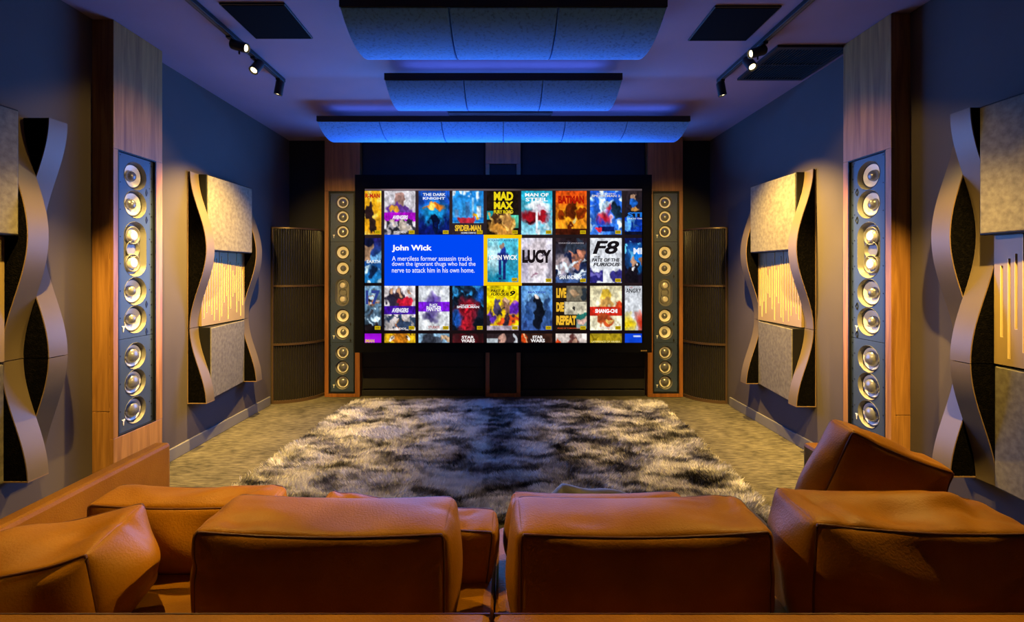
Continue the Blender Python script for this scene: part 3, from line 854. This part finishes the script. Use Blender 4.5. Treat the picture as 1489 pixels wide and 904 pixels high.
# top row
tile(0, 0, [('g', 'f2b21c', 'e8a018'), ('b', 'ffd860', 6, .85), ('e', .66, .45, .16, .22, '2a1a1c'), ('e', .74, .75, .10, .22, '30201c'), ('n', .15, 8)],
     [('R-MAN', .03, .92, .06, .16, 'c02818', .04)])
tile(1, 0, [('g', 'd8d4dc', 'b8b0b8'), ('e', .5, .20, .15, .20, 'a88078'), ('e', .5, .45, .48, .17, '6a3a9c'), ('r', 0, .50, 1, .70, 'b010c8'), ('e', .3, .42, .14, .1, 'c89030'), ('b', '30303c', 8, .62, (.68, 1)), ('b', 'c8b8a8', 7, .85, (.68, .9)), ('n', .2, 9)],
     [('AVENGERS', .26, .76, .56, .65, 'ffffff', .04, .2), ('STUDIOS', .3, .7, .92, .97, 'e8e0e0', .03)])
tile(2, 0, [('g', '1a50b8', '0a1050'), ('e', .5, .5, .55, .35, '1890c8', 1), ('e', .5, .36, .32, .08, 'ff8a20', 2), ('e', .45, .38, .12, .06, 'ffd060', 2), ('e', .5, .72, .13, .22, '081030'), ('b', '0a1858', 8, .85, (.6, 1)), ('n', .35, 8)],
     [('THE DARK', .14, .88, .05, .115, 'e8f0ff', .03), ('KNIGHT', .14, .86, .14, .20, 'e8f0ff', .03)])
tile(3, 0, [('g', '1c86e0', '58b8f0'), ('b', 'e8f4ff', 5, .80, (0, .45)), ('r', .08, .42, .2, .62, '5a90c8'), ('r', .42, .25, .55, .6, '3a78b8'), ('r', .62, .15, .70, .6, '80b8e0'), ('r', .78, .34, .92, .6, 'c8e0f0'), ('r', 0, .60, 1, .72, '1878d0'), ('e', .42, .64, .28, .09, 'b02838'), ('e', .78, .60, .16, .06, 'e8b020'), ('r', 0, .74, 1, 1, '30242c'), ('n', .2, 9)],
     [('SPIDER-MAN', .08, .92, .78, .92, 'f0c030', .04, .0), ('HOMECOMING', .28, .76, .94, .98, 'd8d8e0', .02)])
tile(4, 0, [('g', '1c1410', '201610'), ('r', 0, .46, .3, .66, '18a8b0'), ('r', .72, .55, 1, .84, '58c8a8'), ('e', .5, .8, .46, .26, 'b07830'), ('e', .36, .64, .2, .2, '402818'), ('e', .62, .66, .18, .2, 'c08848'), ('b', 'e8b860', 8, .88, (.5, 1)), ('n', .3, 9)],
     [('MAD', .22, .83, .02, .22, 'f0d818', .05), ('MAX', .22, .83, .245, .42, 'f0d818', .05), ('FURY ROAD', .22, .83, .44, .52, 'f0d818', .03)])
tile(5, 0, [('g', '20a8c8', '90d0e8'), ('e', .5, .33, .5, .10, 'f0f8ff', 1.5), ('e', .45, .58, .58, .20, '9c1420', 1.5), ('e', .6, .44, .40, .07, 'd8c8d8', 1.5), ('e', .3, .70, .3, .05, '300810', 1), ('r', .47, .36, .53, .98, 'f0f0f8'), ('b', 'f4fcff', 5, .9, (.7, 1)), ('n', .15, 8)],
     [('MAN OF', .12, .88, .05, .13, 'ffffff', .03), ('STEEL', .14, .86, .155, .24, 'ffffff', .03)])
tile(6, 0, [('g', 'd84810', 'e8a020'), ('e', .5, .5, .55, .3, 'f8a818', 1.2), ('e', .5, .42, .22, .24, '5a2008'), ('e', .18, .52, .14, .16, '802c08'), ('e', .82, .52, .14, .16, '802c08'), ('r', 0, .86, 1, 1, '40160a'), ('e', .5, .80, .12, .12, '501c08'), ('b', 'fff0a0', 6, .93, (.55, .85)), ('n', .25, 9)],
     [('BATMAN', .08, .92, .11, .29, 'a81808', .06)])
tile(7, 0, [('g', '1c58d8', '3878e0'), ('b', 'c8e8ff', 6, .80), ('e', .45, .62, .30, .16, 'c01828', 1), ('e', .62, .42, .10, .12, 'c81c2c', 1), ('e', .3, .7, .12, .12, '2030a8', 1), ('e', .84, .45, .14, .2, '183048'), ('r', .26, .82, .76, .92, '101c60'), ('e', .28, .88, .08, .07, 'd02838'), ('n', .3, 9)],
     [('THE AMAZING', .2, .8, .05, .08, 'd8d8e8', .02), ('SPIDER-MAN 2', .05, .95, .09, .14, 'd8d0c8', .03)])
tile(8, 0, [('g', '2a2024', '0c1028'), ('e', .30, .10, .07, .08, 'd8a888'), ('e', .30, .26, .13, .12, '1c60c0'), ('e', .32, .38, .16, .06, 'd89848'), ('r', 0, .60, .6, .92, '1040c0'), ('b', '60b0ff', 9, .8, (.6, .9)), ('n', .3, 9)],
     [('STI', .16, 1.0, .49, .60, '2078e0', .04), ('LIVE AT THE', .16, 1.0, .62, .65, 'e8e8f0', .02)])
# second row
tile(0, 1, [('g', '201c60', '1c78b8'), ('e', .5, .24, .26, .28, 'b08868'), ('e', .5, .05, .3, .15, '101430'), ('e', .9, .45, .3, .1, '70b0e8', 2), ('e', .72, .76, .12, .16, '102448'), ('b', 'c8e8f8', 6, .9, (.6, 1)), ('n', .3, 8)],
     [('EARTH', .12, .95, .49, .56, 'e8f0f8', .03)], False)
hl = MB().box(SX(703.2), SX(758.8), YS - .0011, YS - .0008, SZ(415.2), SZ(341.2)).build('highlight_border', tcol('f8c808'), t_scr)
inf = MB().box(SX(559), SX(703.2), YS - .0011, YS - .0008, SZ(415.2), SZ(341.2)).build('info_card', tcol('0048f4'), t_scr)
text(inf, 'John Wick', 570, 628, 356, 366.5, 'ffffff', .035)
text(inf, 'A merciless former assassin tracks', 570, 686, 372.2, 379, 'f4f8ff', .002)
text(inf, 'down the ignorant thugs who had the', 570, 691.5, 380.2, 388.3, 'f4f8ff', .002)
text(inf, 'nerve to attack him in his own home.', 570, 690, 389, 396.2, 'f4f8ff', .002)
tile(4, 1, [('g', '58c8e0', '1888b0'), ('e', .2, .4, .3, .5, 'c8f0f8', 1), ('e', .48, .17, .09, .09, '8a7060'), ('e', .48, .40, .22, .20, '1c2c80'), ('r', .36, .5, .46, .94, '182468'), ('r', .50, .5, .60, .94, '182468'), ('b', '0c5878', 8, .85, (.8, 1)), ('n', .2, 8)],
     [('KEANU REEVES', .04, .96, .03, .065, '205080', .01), ('JOHN WICK', .03, .97, .38, .52, 'ffffff', .03)], True, (708.8, 346.5, 753.6, 410))
tile(5, 1, [('g', 'd0ccdc', 'e8e4f0'), ('e', .5, .45, .42, .55, 'd8ccd4', 2), ('e', .1, .6, .2, .5, 'a8a0b8', 1), ('e', .92, .7, .14, .4, '908898', 1), ('e', .48, .83, .15, .03, 'a07088'), ('e', .22, .42, .1, .03, '585060'), ('e', .72, .42, .1, .03, '585060'), ('n', .1, 6)],
     [('LUCY', .03, .97, .26, .56, '1c1418', .06)])
tile(6, 1, [('g', '281c20', '3c5890'), ('e', .25, .6, .5, .3, 'c0a8a8', 1), ('e', .7, .42, .26, .26, 'b07058'), ('e', .62, .2, .42, .14, '303848', 3), ('b', 'd8e8f8', 8, .78, (.5, .9)), ('b', '182040', 7, .85, (.3, 1)), ('n', .3, 9)],
     [('DWAYNE JOHNSON', .1, .9, .10, .135, 'b8b0b8', .01), ('SAN ANDREAS', .12, .84, .83, .92, 'ffffff', .02)])
tile(7, 1, [('g', 'd0d4dc', 'dce0e8'), ('e', .17, .84, .34, .13, '2c2878', 3), ('e', .86, .84, .30, .13, '34307c', 3), ('e', .16, .80, .2, .06, '7068c0', 2), ('r', .42, .7, .55, 1, 'e8ecf4'), ('n', .12, 8)],
     [('F8', .08, .92, .06, .36, '181418', .03, .25), ('THE', .12, .32, .40, .44, '181418', .03, .2), ('FATE OF THE', .06, .94, .45, .53, '181418', .03, .2), ('FURIOUS', .10, .94, .55, .63, '181418', .03, .2)])
tile(8, 1, [('g', '10184c', '181018'), ('e', .4, .45, .42, .4, '1878d8', 1.2), ('b', '60c0ff', 9, .85, (.1, .5)), ('e', .26, .52, .09, .10, 'c89878'), ('e', .50, .50, .08, .10, '8a6048'), ('e', .28, .82, .24, .26, '141018'), ('e', .28, .66, .05, .07, 'e8e8f0'), ('n', .2, 8)],
     [('MI', .5, 1.0, .22, .36, 'e8f0ff', .04)], False)
# third row
tile(0, 2, [('g', '7098b8', '304050'), ('e', .75, .35, .25, .1, 'c8703c', 1), ('b', '302c30', 6, .80, (.3, 1)), ('b', 'a8c0d0', 9, .95), ('e', .78, 1.0, .4, .14, '181214'), ('n', .4, 9)],
     [('17', .06, .92, .10, .42, '30408c', .03)], True)
tile(1, 2, [('g', 'e0d8dc', 'd8ccc8'), ('e', .22, .28, .16, .26, '282438'), ('e', .48, .3, .2, .3, '382834'), ('e', .66, .36, .3, .14, 'c01c34'), ('e', .22, .12, .08, .08, 'c89878'), ('e', .48, .12, .1, .1, 'c09070'), ('e', .82, .12, .07, .08, 'b88868'), ('r', 0, .45, 1, .64, '40149c'), ('e', .5, .78, .1, .12, 'c8904c'), ('e', .5, .92, .16, .08, 'd86820'), ('b', '30405c', 8, .7, (.66, .95)), ('n', .25, 9)],
     [('AVENGERS', .24, .78, .50, .60, 'f0f0ff', .04, .2), ('STUDIOS', .32, .7, .94, .985, 'e8e0e0', .03)])
tile(2, 2, [('g', 'd0d4dc', 'dce0e4'), ('r', 0, .35, 1, .58, '7c1cd8'), ('e', .5, .40, .26, .30, '4c2c98', 1), ('e', .4, .70, .3, .14, '382c68', 1), ('n', .18, 9)],
     [('BLACK', .36, .62, .40, .45, 'ffffff', .02), ('PANTHER', .26, .74, .455, .57, 'ffffff', .03), ('STUDIOS', .32, .68, .90, .96, 'a83838', .03)])
tile(3, 2, [('g', '142438', '101420'), ('b', '2878b0', 7, .75, (0, .45)), ('e', .5, .5, .48, .28, 'b01828', 1), ('e', .45, .85, .3, .3, 'b81c2c', 1), ('e', .15, .75, .2, .22, '1c58c0', 1), ('e', .88, .2, .2, .22, '1c58c0', 1), ('n', .4, 12)],
     [('THE AMAZING', .25, .75, .42, .445, 'e8e8f0', .02), ('SPIDER-MAN', .14, .86, .45, .50, 'f0f0f8', .03)])
tile(4, 2, [('g', 'f0d808', 'e8b818'), ('e', .9, .5, .24, .2, '6828c0', 2), ('e', .12, .72, .18, .16, '5c2cb0', 2), ('e', .62, .46, .17, .22, 'a07058'), ('e', .62, .32, .07, .08, 'd8b090'), ('e', .34, .5, .12, .18, '4c4468'), ('e', .72, .76, .36, .1, 'e05020'), ('b', '302838', 8, .75, (.5, .95)), ('r', 0, .9, 1, 1, 'b8a8b8'), ('n', .25, 9)],
     [('FAST &', .12, .55, .08, .145, '1c1810', .03, .25), ('FURIOUS', .12, .70, .155, .22, '1c1810', .03, .25), ('9', .72, .90, .11, .23, '1c1810', .04, .25)])
tile(5, 2, [('g', '5898d8', '3858a0'), ('e', .5, .3, .5, .3, '88c0f0', 1), ('e', .53, .60, .2, .40, '101420'), ('e', .20, .55, .12, .28, '284880'), ('e', .36, .42, .09, .2, '38588c'), ('e', .82, .52, .11, .28, '305088'), ('e', .53, .26, .05, .06, 'd8c8c0'), ('b', '283c78', 7, .85, (.8, 1)), ('n', .2, 9)],
     [('MATRIX', .22, .80, .12, .165, '3858b8', .03)])
tile(6, 2, [('g', '241810', '241810'), ('r', .36, 0, 1, .34, '706858'), ('r', .28, .36, 1, .65, 'c8c0a8'), ('r', .66, .67, 1, .96, '7c9490'), ('e', .86, .80, .14, .16, 'd0a898'), ('e', .86, .70, .18, .06, '28786c'), ('e', .6, .15, .12, .14, 'a88868'), ('e', .88, .15, .12, .16, '283038'), ('e', .58, .48, .06, .1, '302c28'), ('n', .2, 8)],
     [('LIVE', .02, .34, .05, .27, 'f0b830', .06), ('DIE', .02, .27, .37, .58, 'f0b830', .06), ('REPEAT', .02, .66, .67, .88, 'f0b830', .06), ('EDGE OF TOMORROW', .06, .8, .94, .965, 'e05828', .01)])
tile(7, 2, [('g', 'e8dcb0', 'f0e8c8'), ('e', .52, .22, .20, .16, 'e0b838'), ('e', .54, .38, .22, .16, 'c89850'), ('r', 0, .47, 1, .67, 'c82818'), ('e', .5, .78, .30, .18, 'b04820'), ('e', .62, .8, .2, .06, 'e8b860'), ('e', .90, .4, .12, .1, 'd84820'), ('n', .18, 8)],
     [('SHANG-CHI', .16, .86, .52, .61, 'ffffff', .05), ('STUDIOS', .32, .70, .92, .97, 'd8d0d0', .03)])
tile(8, 2, [('g', 'c8ccd4', 'd8dce0'), ('e', .10, .86, .30, .28, 'e0c010', 1), ('e', .52, .82, .18, .30, 'c83018', 1), ('n', .1, 8)],
     [('THE', .25, .45, .02, .05, 'c03030', .01), ('ANGRY', .06, .96, .06, .155, '141418', .02)], False)
# cropped bottom row
tile(0, 3, [('g', 'a010d8', 'a010d8'), ('n', .08, 5)], [('IMAN', .04, .58, .62, .98, 'e8c020', .03)])
tile(1, 3, [('g', 'd8a818', 'e0b020'), ('e', .5, .12, .3, .16, 'c87818'), ('e', .28, .12, .1, .06, 'f0e8d8'), ('e', .76, .12, .1, .06, 'f0e8d8'), ('b', '201408', 10, .85), ('n', .3, 12)])
tile(2, 3, [('g', '90b8d8', '7898b8'), ('e', .34, .16, .28, .16, '303440'), ('e', .62, .18, .12, .12, '485060'), ('e', .88, .12, .2, .1, 'b89878'), ('n', .3, 12)])
tile(3, 3, [('g', '301418', '881018'), ('e', .5, .12, .4, .1, '581018', 1), ('n', .3, 10)], [('STAR', .30, .70, .24, .56, 'f0e8e8', .04), ('WARS', .28, .72, .60, .98, 'f0e8e8', .04)])
tile(4, 3, [('g', '2c2024', '2c2024'), ('r', 0, .12, .34, .21, 'a8b0b8'), ('e', .5, .14, .16, .14, 'c89888'), ('e', .88, .1, .06, .16, 'd0d4dc', 2), ('n', .15, 8)])
tile(5, 3, [('g', '382018', '301818'), ('e', .1, .1, .14, .16, 'f05018', 1.5), ('e', .14, .1, .04, .14, 'ffd8a0', 2), ('n', .2, 10)], [('STAR', .36, .70, .22, .54, 'f0ecec', .04), ('WARS', .30, .76, .58, .96, 'f0ecec', .04)])
tile(6, 3, [('g', 'd8c8c0', 'e0d8d8'), ('e', .06, .18, .12, .12, 'e04818', 2), ('e', .6, .2, .24, .14, '6c3c38'), ('e', .66, .2, .1, .1, 'c89880'), ('n', .2, 10)])
tile(7, 3, [('g', 'a08818', 'd8b020'), ('b', '6c5808', 6, .85, (0, .12)), ('n', .25, 10)], [('LAWRENCE OF ARABIA', .05, .95, .78, .98, 'f0e090', .01)])
tile(8, 3, [('g', '0c40d0', '1858e8'), ('r', .28, .04, .5, .08, 'c8d8f8'), ('n', .1, 6)])
flush_text()
# the light the lit picture throws into the room
for (xa, xb, za, zb, pw, c) in ((530, 934, 498, 275, P_SCREEN * .55, (.08, .26, 1.0)), (545, 705, 420, 330, P_SCREEN * .45, (.04, .30, 1.0))):
    l = bpy.data.lights.new('screen_glow', 'AREA'); l.shape = 'RECTANGLE'
    l.size = SX(xb) - SX(xa); l.size_y = SZ(zb) - SZ(za); l.energy = pw; l.color = c
    lo = bpy.data.objects.new('screen_glow', l); COL.objects.link(lo); lo.parent = t_scr
    lo.location = ((SX(xa) + SX(xb)) / 2, -.03, (SZ(za) + SZ(zb)) / 2 - .49)
    lo.rotation_euler = (-PI / 2, 0, 0)

MB().box(SX(519), SX(945), YS + .020, YS + .034, SZ(257) + .0005, SZ(257) + .006).build('unseen_light_strip', emis('added_blue_strip', (.03, .25, 1.0), 3.0, 'NONE'), t_scr)  # unseen strip, added to turn the ceiling clouds bluer
MB().box(SX(517), SX(947), YS - .02, YS + .0, SZ(257) + .0003, SZ(254.5)).build('added_strip_lip', M['screenframe'], t_scr)  # lip added only to hide the strip
l = bpy.data.lights.new('added_strip_glow', 'AREA'); l.shape = 'RECTANGLE'; l.size = 2.9; l.size_y = .03; l.energy = P_STRIP; l.color = (.03, .25, 1.0)  # lamp for the added strip
lo = bpy.data.objects.new('added_strip_glow', l); COL.objects.link(lo); lo.parent = t_scr
lo.location = (0, .015, SZ(254) - .49)
lo.rotation_euler = (-PI / 2 - math.radians(22), 0, 0)

# ------------------------------------------------------------------ rug
FL, FR, NR, NL = (-1.50, 4.62), (1.56, 4.57), (1.43, 2.36), (-1.63, 2.41)
t = thing('shaggy_rug', (0, 3.5, 0), 'large shaggy mottled black and cream patchwork rug before the screen', 'rug')
MB().hexa([(*NL, .001), (*NR, .001), (*FR, .001), (*FL, .001), (*NL, .012), (*NR, .012), (*FR, .012), (*FL, .012)]).build('backing', M['rugback'], t)
def pile():
    n = 230000
    a = rng.random(n); b = rng.random(n) ** 1.25
    c4 = [np.array(p) for p in (NL, NR, FR, FL)]
    P2 = ((1 - a) * (1 - b))[:, None] * c4[0] + (a * (1 - b))[:, None] * c4[1] + (a * b)[:, None] * c4[2] + ((1 - a) * b)[:, None] * c4[3]
    tuft = np.sin(P2[:, 0] * 23 + 3 * np.sin(P2[:, 1] * 9)) * np.sin(P2[:, 1] * 31 + 2 * np.sin(P2[:, 0] * 11))
    hgt = .026 + .012 * rng.random(n) + .008 * tuft
    la = 2 * PI * (np.sin(P2[:, 0] * 6.1 + 1) + np.sin(P2[:, 1] * 7.3)) * .35 + rng.normal(0, .9, n)
    ln = .012 + .022 * rng.random(n)
    th = rng.random(n) * PI
    wd = .0032 + .002 * rng.random(n)
    dx, dy = np.cos(th) * wd, np.sin(th) * wd
    B = np.column_stack([P2, np.full(n, .010)]) - np.array([0, 3.5, 0])
    v = np.empty((n, 3, 3))
    v[:, 0] = B + np.column_stack([dx, dy, np.zeros(n)])
    v[:, 1] = B - np.column_stack([dx, dy, np.zeros(n)])
    v[:, 2] = B + np.column_stack([np.cos(la) * ln, np.sin(la) * ln, hgt])
    me = bpy.data.meshes.new('pile')
    me.vertices.add(n * 3); me.vertices.foreach_set('co', v.ravel())
    me.loops.add(n * 3); me.loops.foreach_set('vertex_index', np.arange(n * 3))
    me.polygons.add(n); me.polygons.foreach_set('loop_start', np.arange(0, n * 3, 3))
    me.update(calc_edges=True)
    me.materials.append(M['rug'])
    o = link('pile', me, t); o['kind'] = 'stuff'
pile()

# ------------------------------------------------------------------ sofa and cushions
SXL, SXR = -1.455, 1.31
YR = 1.014          # inside face of the low back
sofa = thing('leather_sofa', (-.07, 1.30, 0), 'low cognac leather sofa seen from behind, facing the screen', 'sofa')
for xa, xb in ((SXL - .07, -.027), (-.023, SXR + .07)):
    MB().box(xa, xb, .86, YR, .06, .56).build('backrest', M['leather'], sofa, bevel=.018)
for xa, xb in ((SXL - .07, SXL), (SXR, SXR + .07)):
    MB().box(xa, xb, YR + .002, 2.02, .06, .56).build('arm', M['leather'], sofa, bevel=.016)
for xa, xb in ((SXL + .003, -.027), (-.023, SXR - .003)):
    MB().box(xa, xb, YR + .003, 1.70, .20, .375).build('seat_cushion', M['leather'], sofa, bevel=.03)
MB().box(SXL + .01, SXR - .01, YR + .01, 1.66, .06, .198).build('base', M['leather'], sofa)
for x in (SXL - .03, SXR + .03):
    for y in (.92, 1.94):
        MB().box(x - .025, x + .025, y - .025, y + .025, 0, .06).build('foot', M['black'], sofa)
rp = MB()
for xa, xb in ((SXL - .06, -.03), (-.02, SXR + .06)):
    rp.tube([(xa, YR - .014, .558), (xb, YR - .014, .558)], .003, 6)
rp.build('stitched_edge', M['piping'], sofa)

def cushion(center, size, rot, label, seed, bul=(.020, .032, .016), sag=.012, wr=.010, tilt=None, group='leather back cushions on the sofa', name='leather_cushion'):
    W, Dp, Hh = size
    r = np.random.default_rng(seed)
    fr_ = [(r.normal(0, 7, 3), r.random() * 6.28, r.random()) for _ in range(7)]
    cre = []
    for _ in range(16):
        sg = r.choice([-1, 1]); fc_ = r.integers(0, 2)
        c_ = Vector((sg * W / 2 * r.uniform(.45, .97), (Dp / 2 * -1) if fc_ else Dp / 2 * r.uniform(-.6, .6), Hh / 2 * (r.uniform(-.5, .9) if fc_ else 1)))
        an = r.uniform(-.9, .9) + (0.5 * sg)
        l_ = Vector((math.cos(an), 0, math.sin(an))) if fc_ else Vector((math.cos(an), math.sin(an), 0))
        n_ = Vector((-l_.z, 0, l_.x)) if fc_ else Vector((-l_.y, l_.x, 0))
        cre.append((c_, l_, n_, r.uniform(.012, .024), r.uniform(.05, .13), r.uniform(-.004, .008) * wr / .016))
    R = (Matrix.Rotation(rot[2], 3, 'Z') @ Matrix.Rotation(rot[1], 3, 'Y') @ Matrix.Rotation(rot[0], 3, 'X'))
    def Df(a, b, c, out=0.0):
        k = 18.0
        q = (abs(a) ** k + abs(b) ** k + abs(c) ** k) ** (1 / k)
        x, y, z = a / q * W / 2, b / q * Dp / 2, c / q * Hh / 2
        fa, fb, fc = (1 - a * a), (1 - b * b), (1 - c * c)
        x += a * bul[0] * fb * fc * 1.2
        y += b * bul[1] * fa ** .6 * fc ** .8
        z += c * bul[2] * fa ** .6 * fb ** .9
        z -= sag * fa * (1 if c > 0 else 0) * c
        wv = 0
        for fv, ph, am in fr_:
            wv += am * math.sin(fv[0] * x * 2.2 + fv[1] * y * 2.2 + fv[2] * z * 2.2 + ph)
        e = wr * wv * .42 * max(fa * fb, fb * fc, fa * fc)
        pv = Vector((x, y, z))
        for c_, l_, n_, w_, len_, am in cre:
            dv = pv - c_
            dd = dv.dot(n_) / w_; tt = dv.dot(l_) / len_; ff = dv.length / (len_ * 1.2)
            if abs(dd) < 3 and ff < 2: e -= am * math.exp(-dd * dd - tt * tt - ff ** 4)
        nrm = Vector((a ** 5 / W, b ** 5 / Dp, c ** 5 / Hh)); nrm.normalize()
        p = Vector((x, y, z)) + nrm * (e + out)
        return p
    t = thing(name, center, label, 'cushion', group)
    t.rotation_euler = R.to_euler()
    N = 38
    g = [math.sin(PI / 2 * (-1 + 2 * k / N)) for k in range(N + 1)]
    mb = MB()
    for ax in range(3):
        for s in (-1, 1):
            rows = []
            for i in g:
                row = []
                for j in g:
                    p = [0, 0, 0]; p[ax] = s; p[(ax + 1) % 3] = i; p[(ax + 2) % 3] = j
                    row.append(Df(*p))
                rows.append(row)
            mb.grid(rows)
    me = mb.mesh('cover', M['leather'], smooth=True)
    link('cover', me, t)
    for s in (-1, 1):
        loop = []
        for (a0, c0), (a1, c1) in (((-1, -1), (1, -1)), ((1, -1), (1, 1)), ((1, 1), (-1, 1)), ((-1, 1), (-1, -1))):
            for k in range(N):
                f = (1 - math.cos(PI * k / N)) / 2
                loop.append(Df(a0 + (a1 - a0) * f, s, c0 + (c1 - c0) * f, .0005))
        sm = MB().tube(loop, .0032, 6, closed=True)
        link('seam_piping', sm.mesh('seam_piping', M['piping'], smooth=True), t)
    return t
d2r = math.radians
cushion((-.452, 1.225, .523), (.64, .19, .29), (d2r(1), 0, d2r(-1)), 'wide leather back cushion left of the middle, nearest the camera', 11, wr=.016)
cushion((.350, 1.225, .523), (.64, .19, .29), (d2r(1), 0, d2r(1)), 'wide leather back cushion right of the middle, nearest the camera', 12, wr=.016)
cushion((1.025, 1.205, .535), (.54, .19, .31), (d2r(1), d2r(1), d2r(-3)), 'creased leather back cushion at the right end of the sofa', 13, wr=.034)
cushion((-1.20, 1.18, .492), (.43, .24, .24), (d2r(2), d2r(-8), d2r(10)), 'slumped leather back cushion at the left end of the sofa', 14, wr=.034)
cushion((-.985, 1.46, .492), (.56, .12, .225), (d2r(4), 0, 0), 'leather cushion behind the slumped one, next to the left arm', 15, wr=.018)
cushion((-.300, 1.43, .480), (.54, .12, .18), (d2r(4), d2r(7), 0), 'leather cushion peeking out behind the left middle one, its right side lower', 16, wr=.018)
cushion((.30, 1.46, .482), (.55, .12, .20), (d2r(4), 0, 0), 'leather cushion mostly hidden behind the right middle one', 17, wr=.018)
cushion((1.115, 1.415, .615), (.31, .11, .36), (d2r(2), d2r(22), d2r(-6)), 'tilted square leather pillow standing behind the right end cushion', 18, wr=.018)

# dark throw lying on the front of the seat
def throw():
    t = thing('throw_blanket', (.55, 1.62, .375), 'dark crumpled throw blanket on the seat behind the right middle cushion', 'blanket')
    nx, ny = 60, 26
    rows = []
    for j in range(ny):
        v = j / (ny - 1); row = []
        for i in range(nx):
            u = i / (nx - 1)
            x = .06 + .90 * u
            y = 1.56 + .20 * v + .012 * math.sin(9 * u)
            z = .378 + .155 * math.sin(PI * min(1, v * 1.15)) ** .6 * (.86 + .14 * math.sin(5 * u + 1)) * min(1, 6 * u, 8 * (1 - u)) + .006 * math.sin(30 * u + 6 * v)
            row.append((x, y, z))
        rows.append(row)
    low = [[(x, y, max(.3765, z - .02)) for x, y, z in r] for r in rows]
    mb = MB().grid(rows)
    mb.grid(low)
    mb.grid([rows[0], low[0]]); mb.grid([rows[-1], low[-1]])
    mb.grid([[r[0] for r in rows], [r[0] for r in low]]); mb.grid([[r[-1] for r in rows], [r[-1] for r in low]])
    mb.build('cloth', M['throw'], t, smooth=True)
throw()
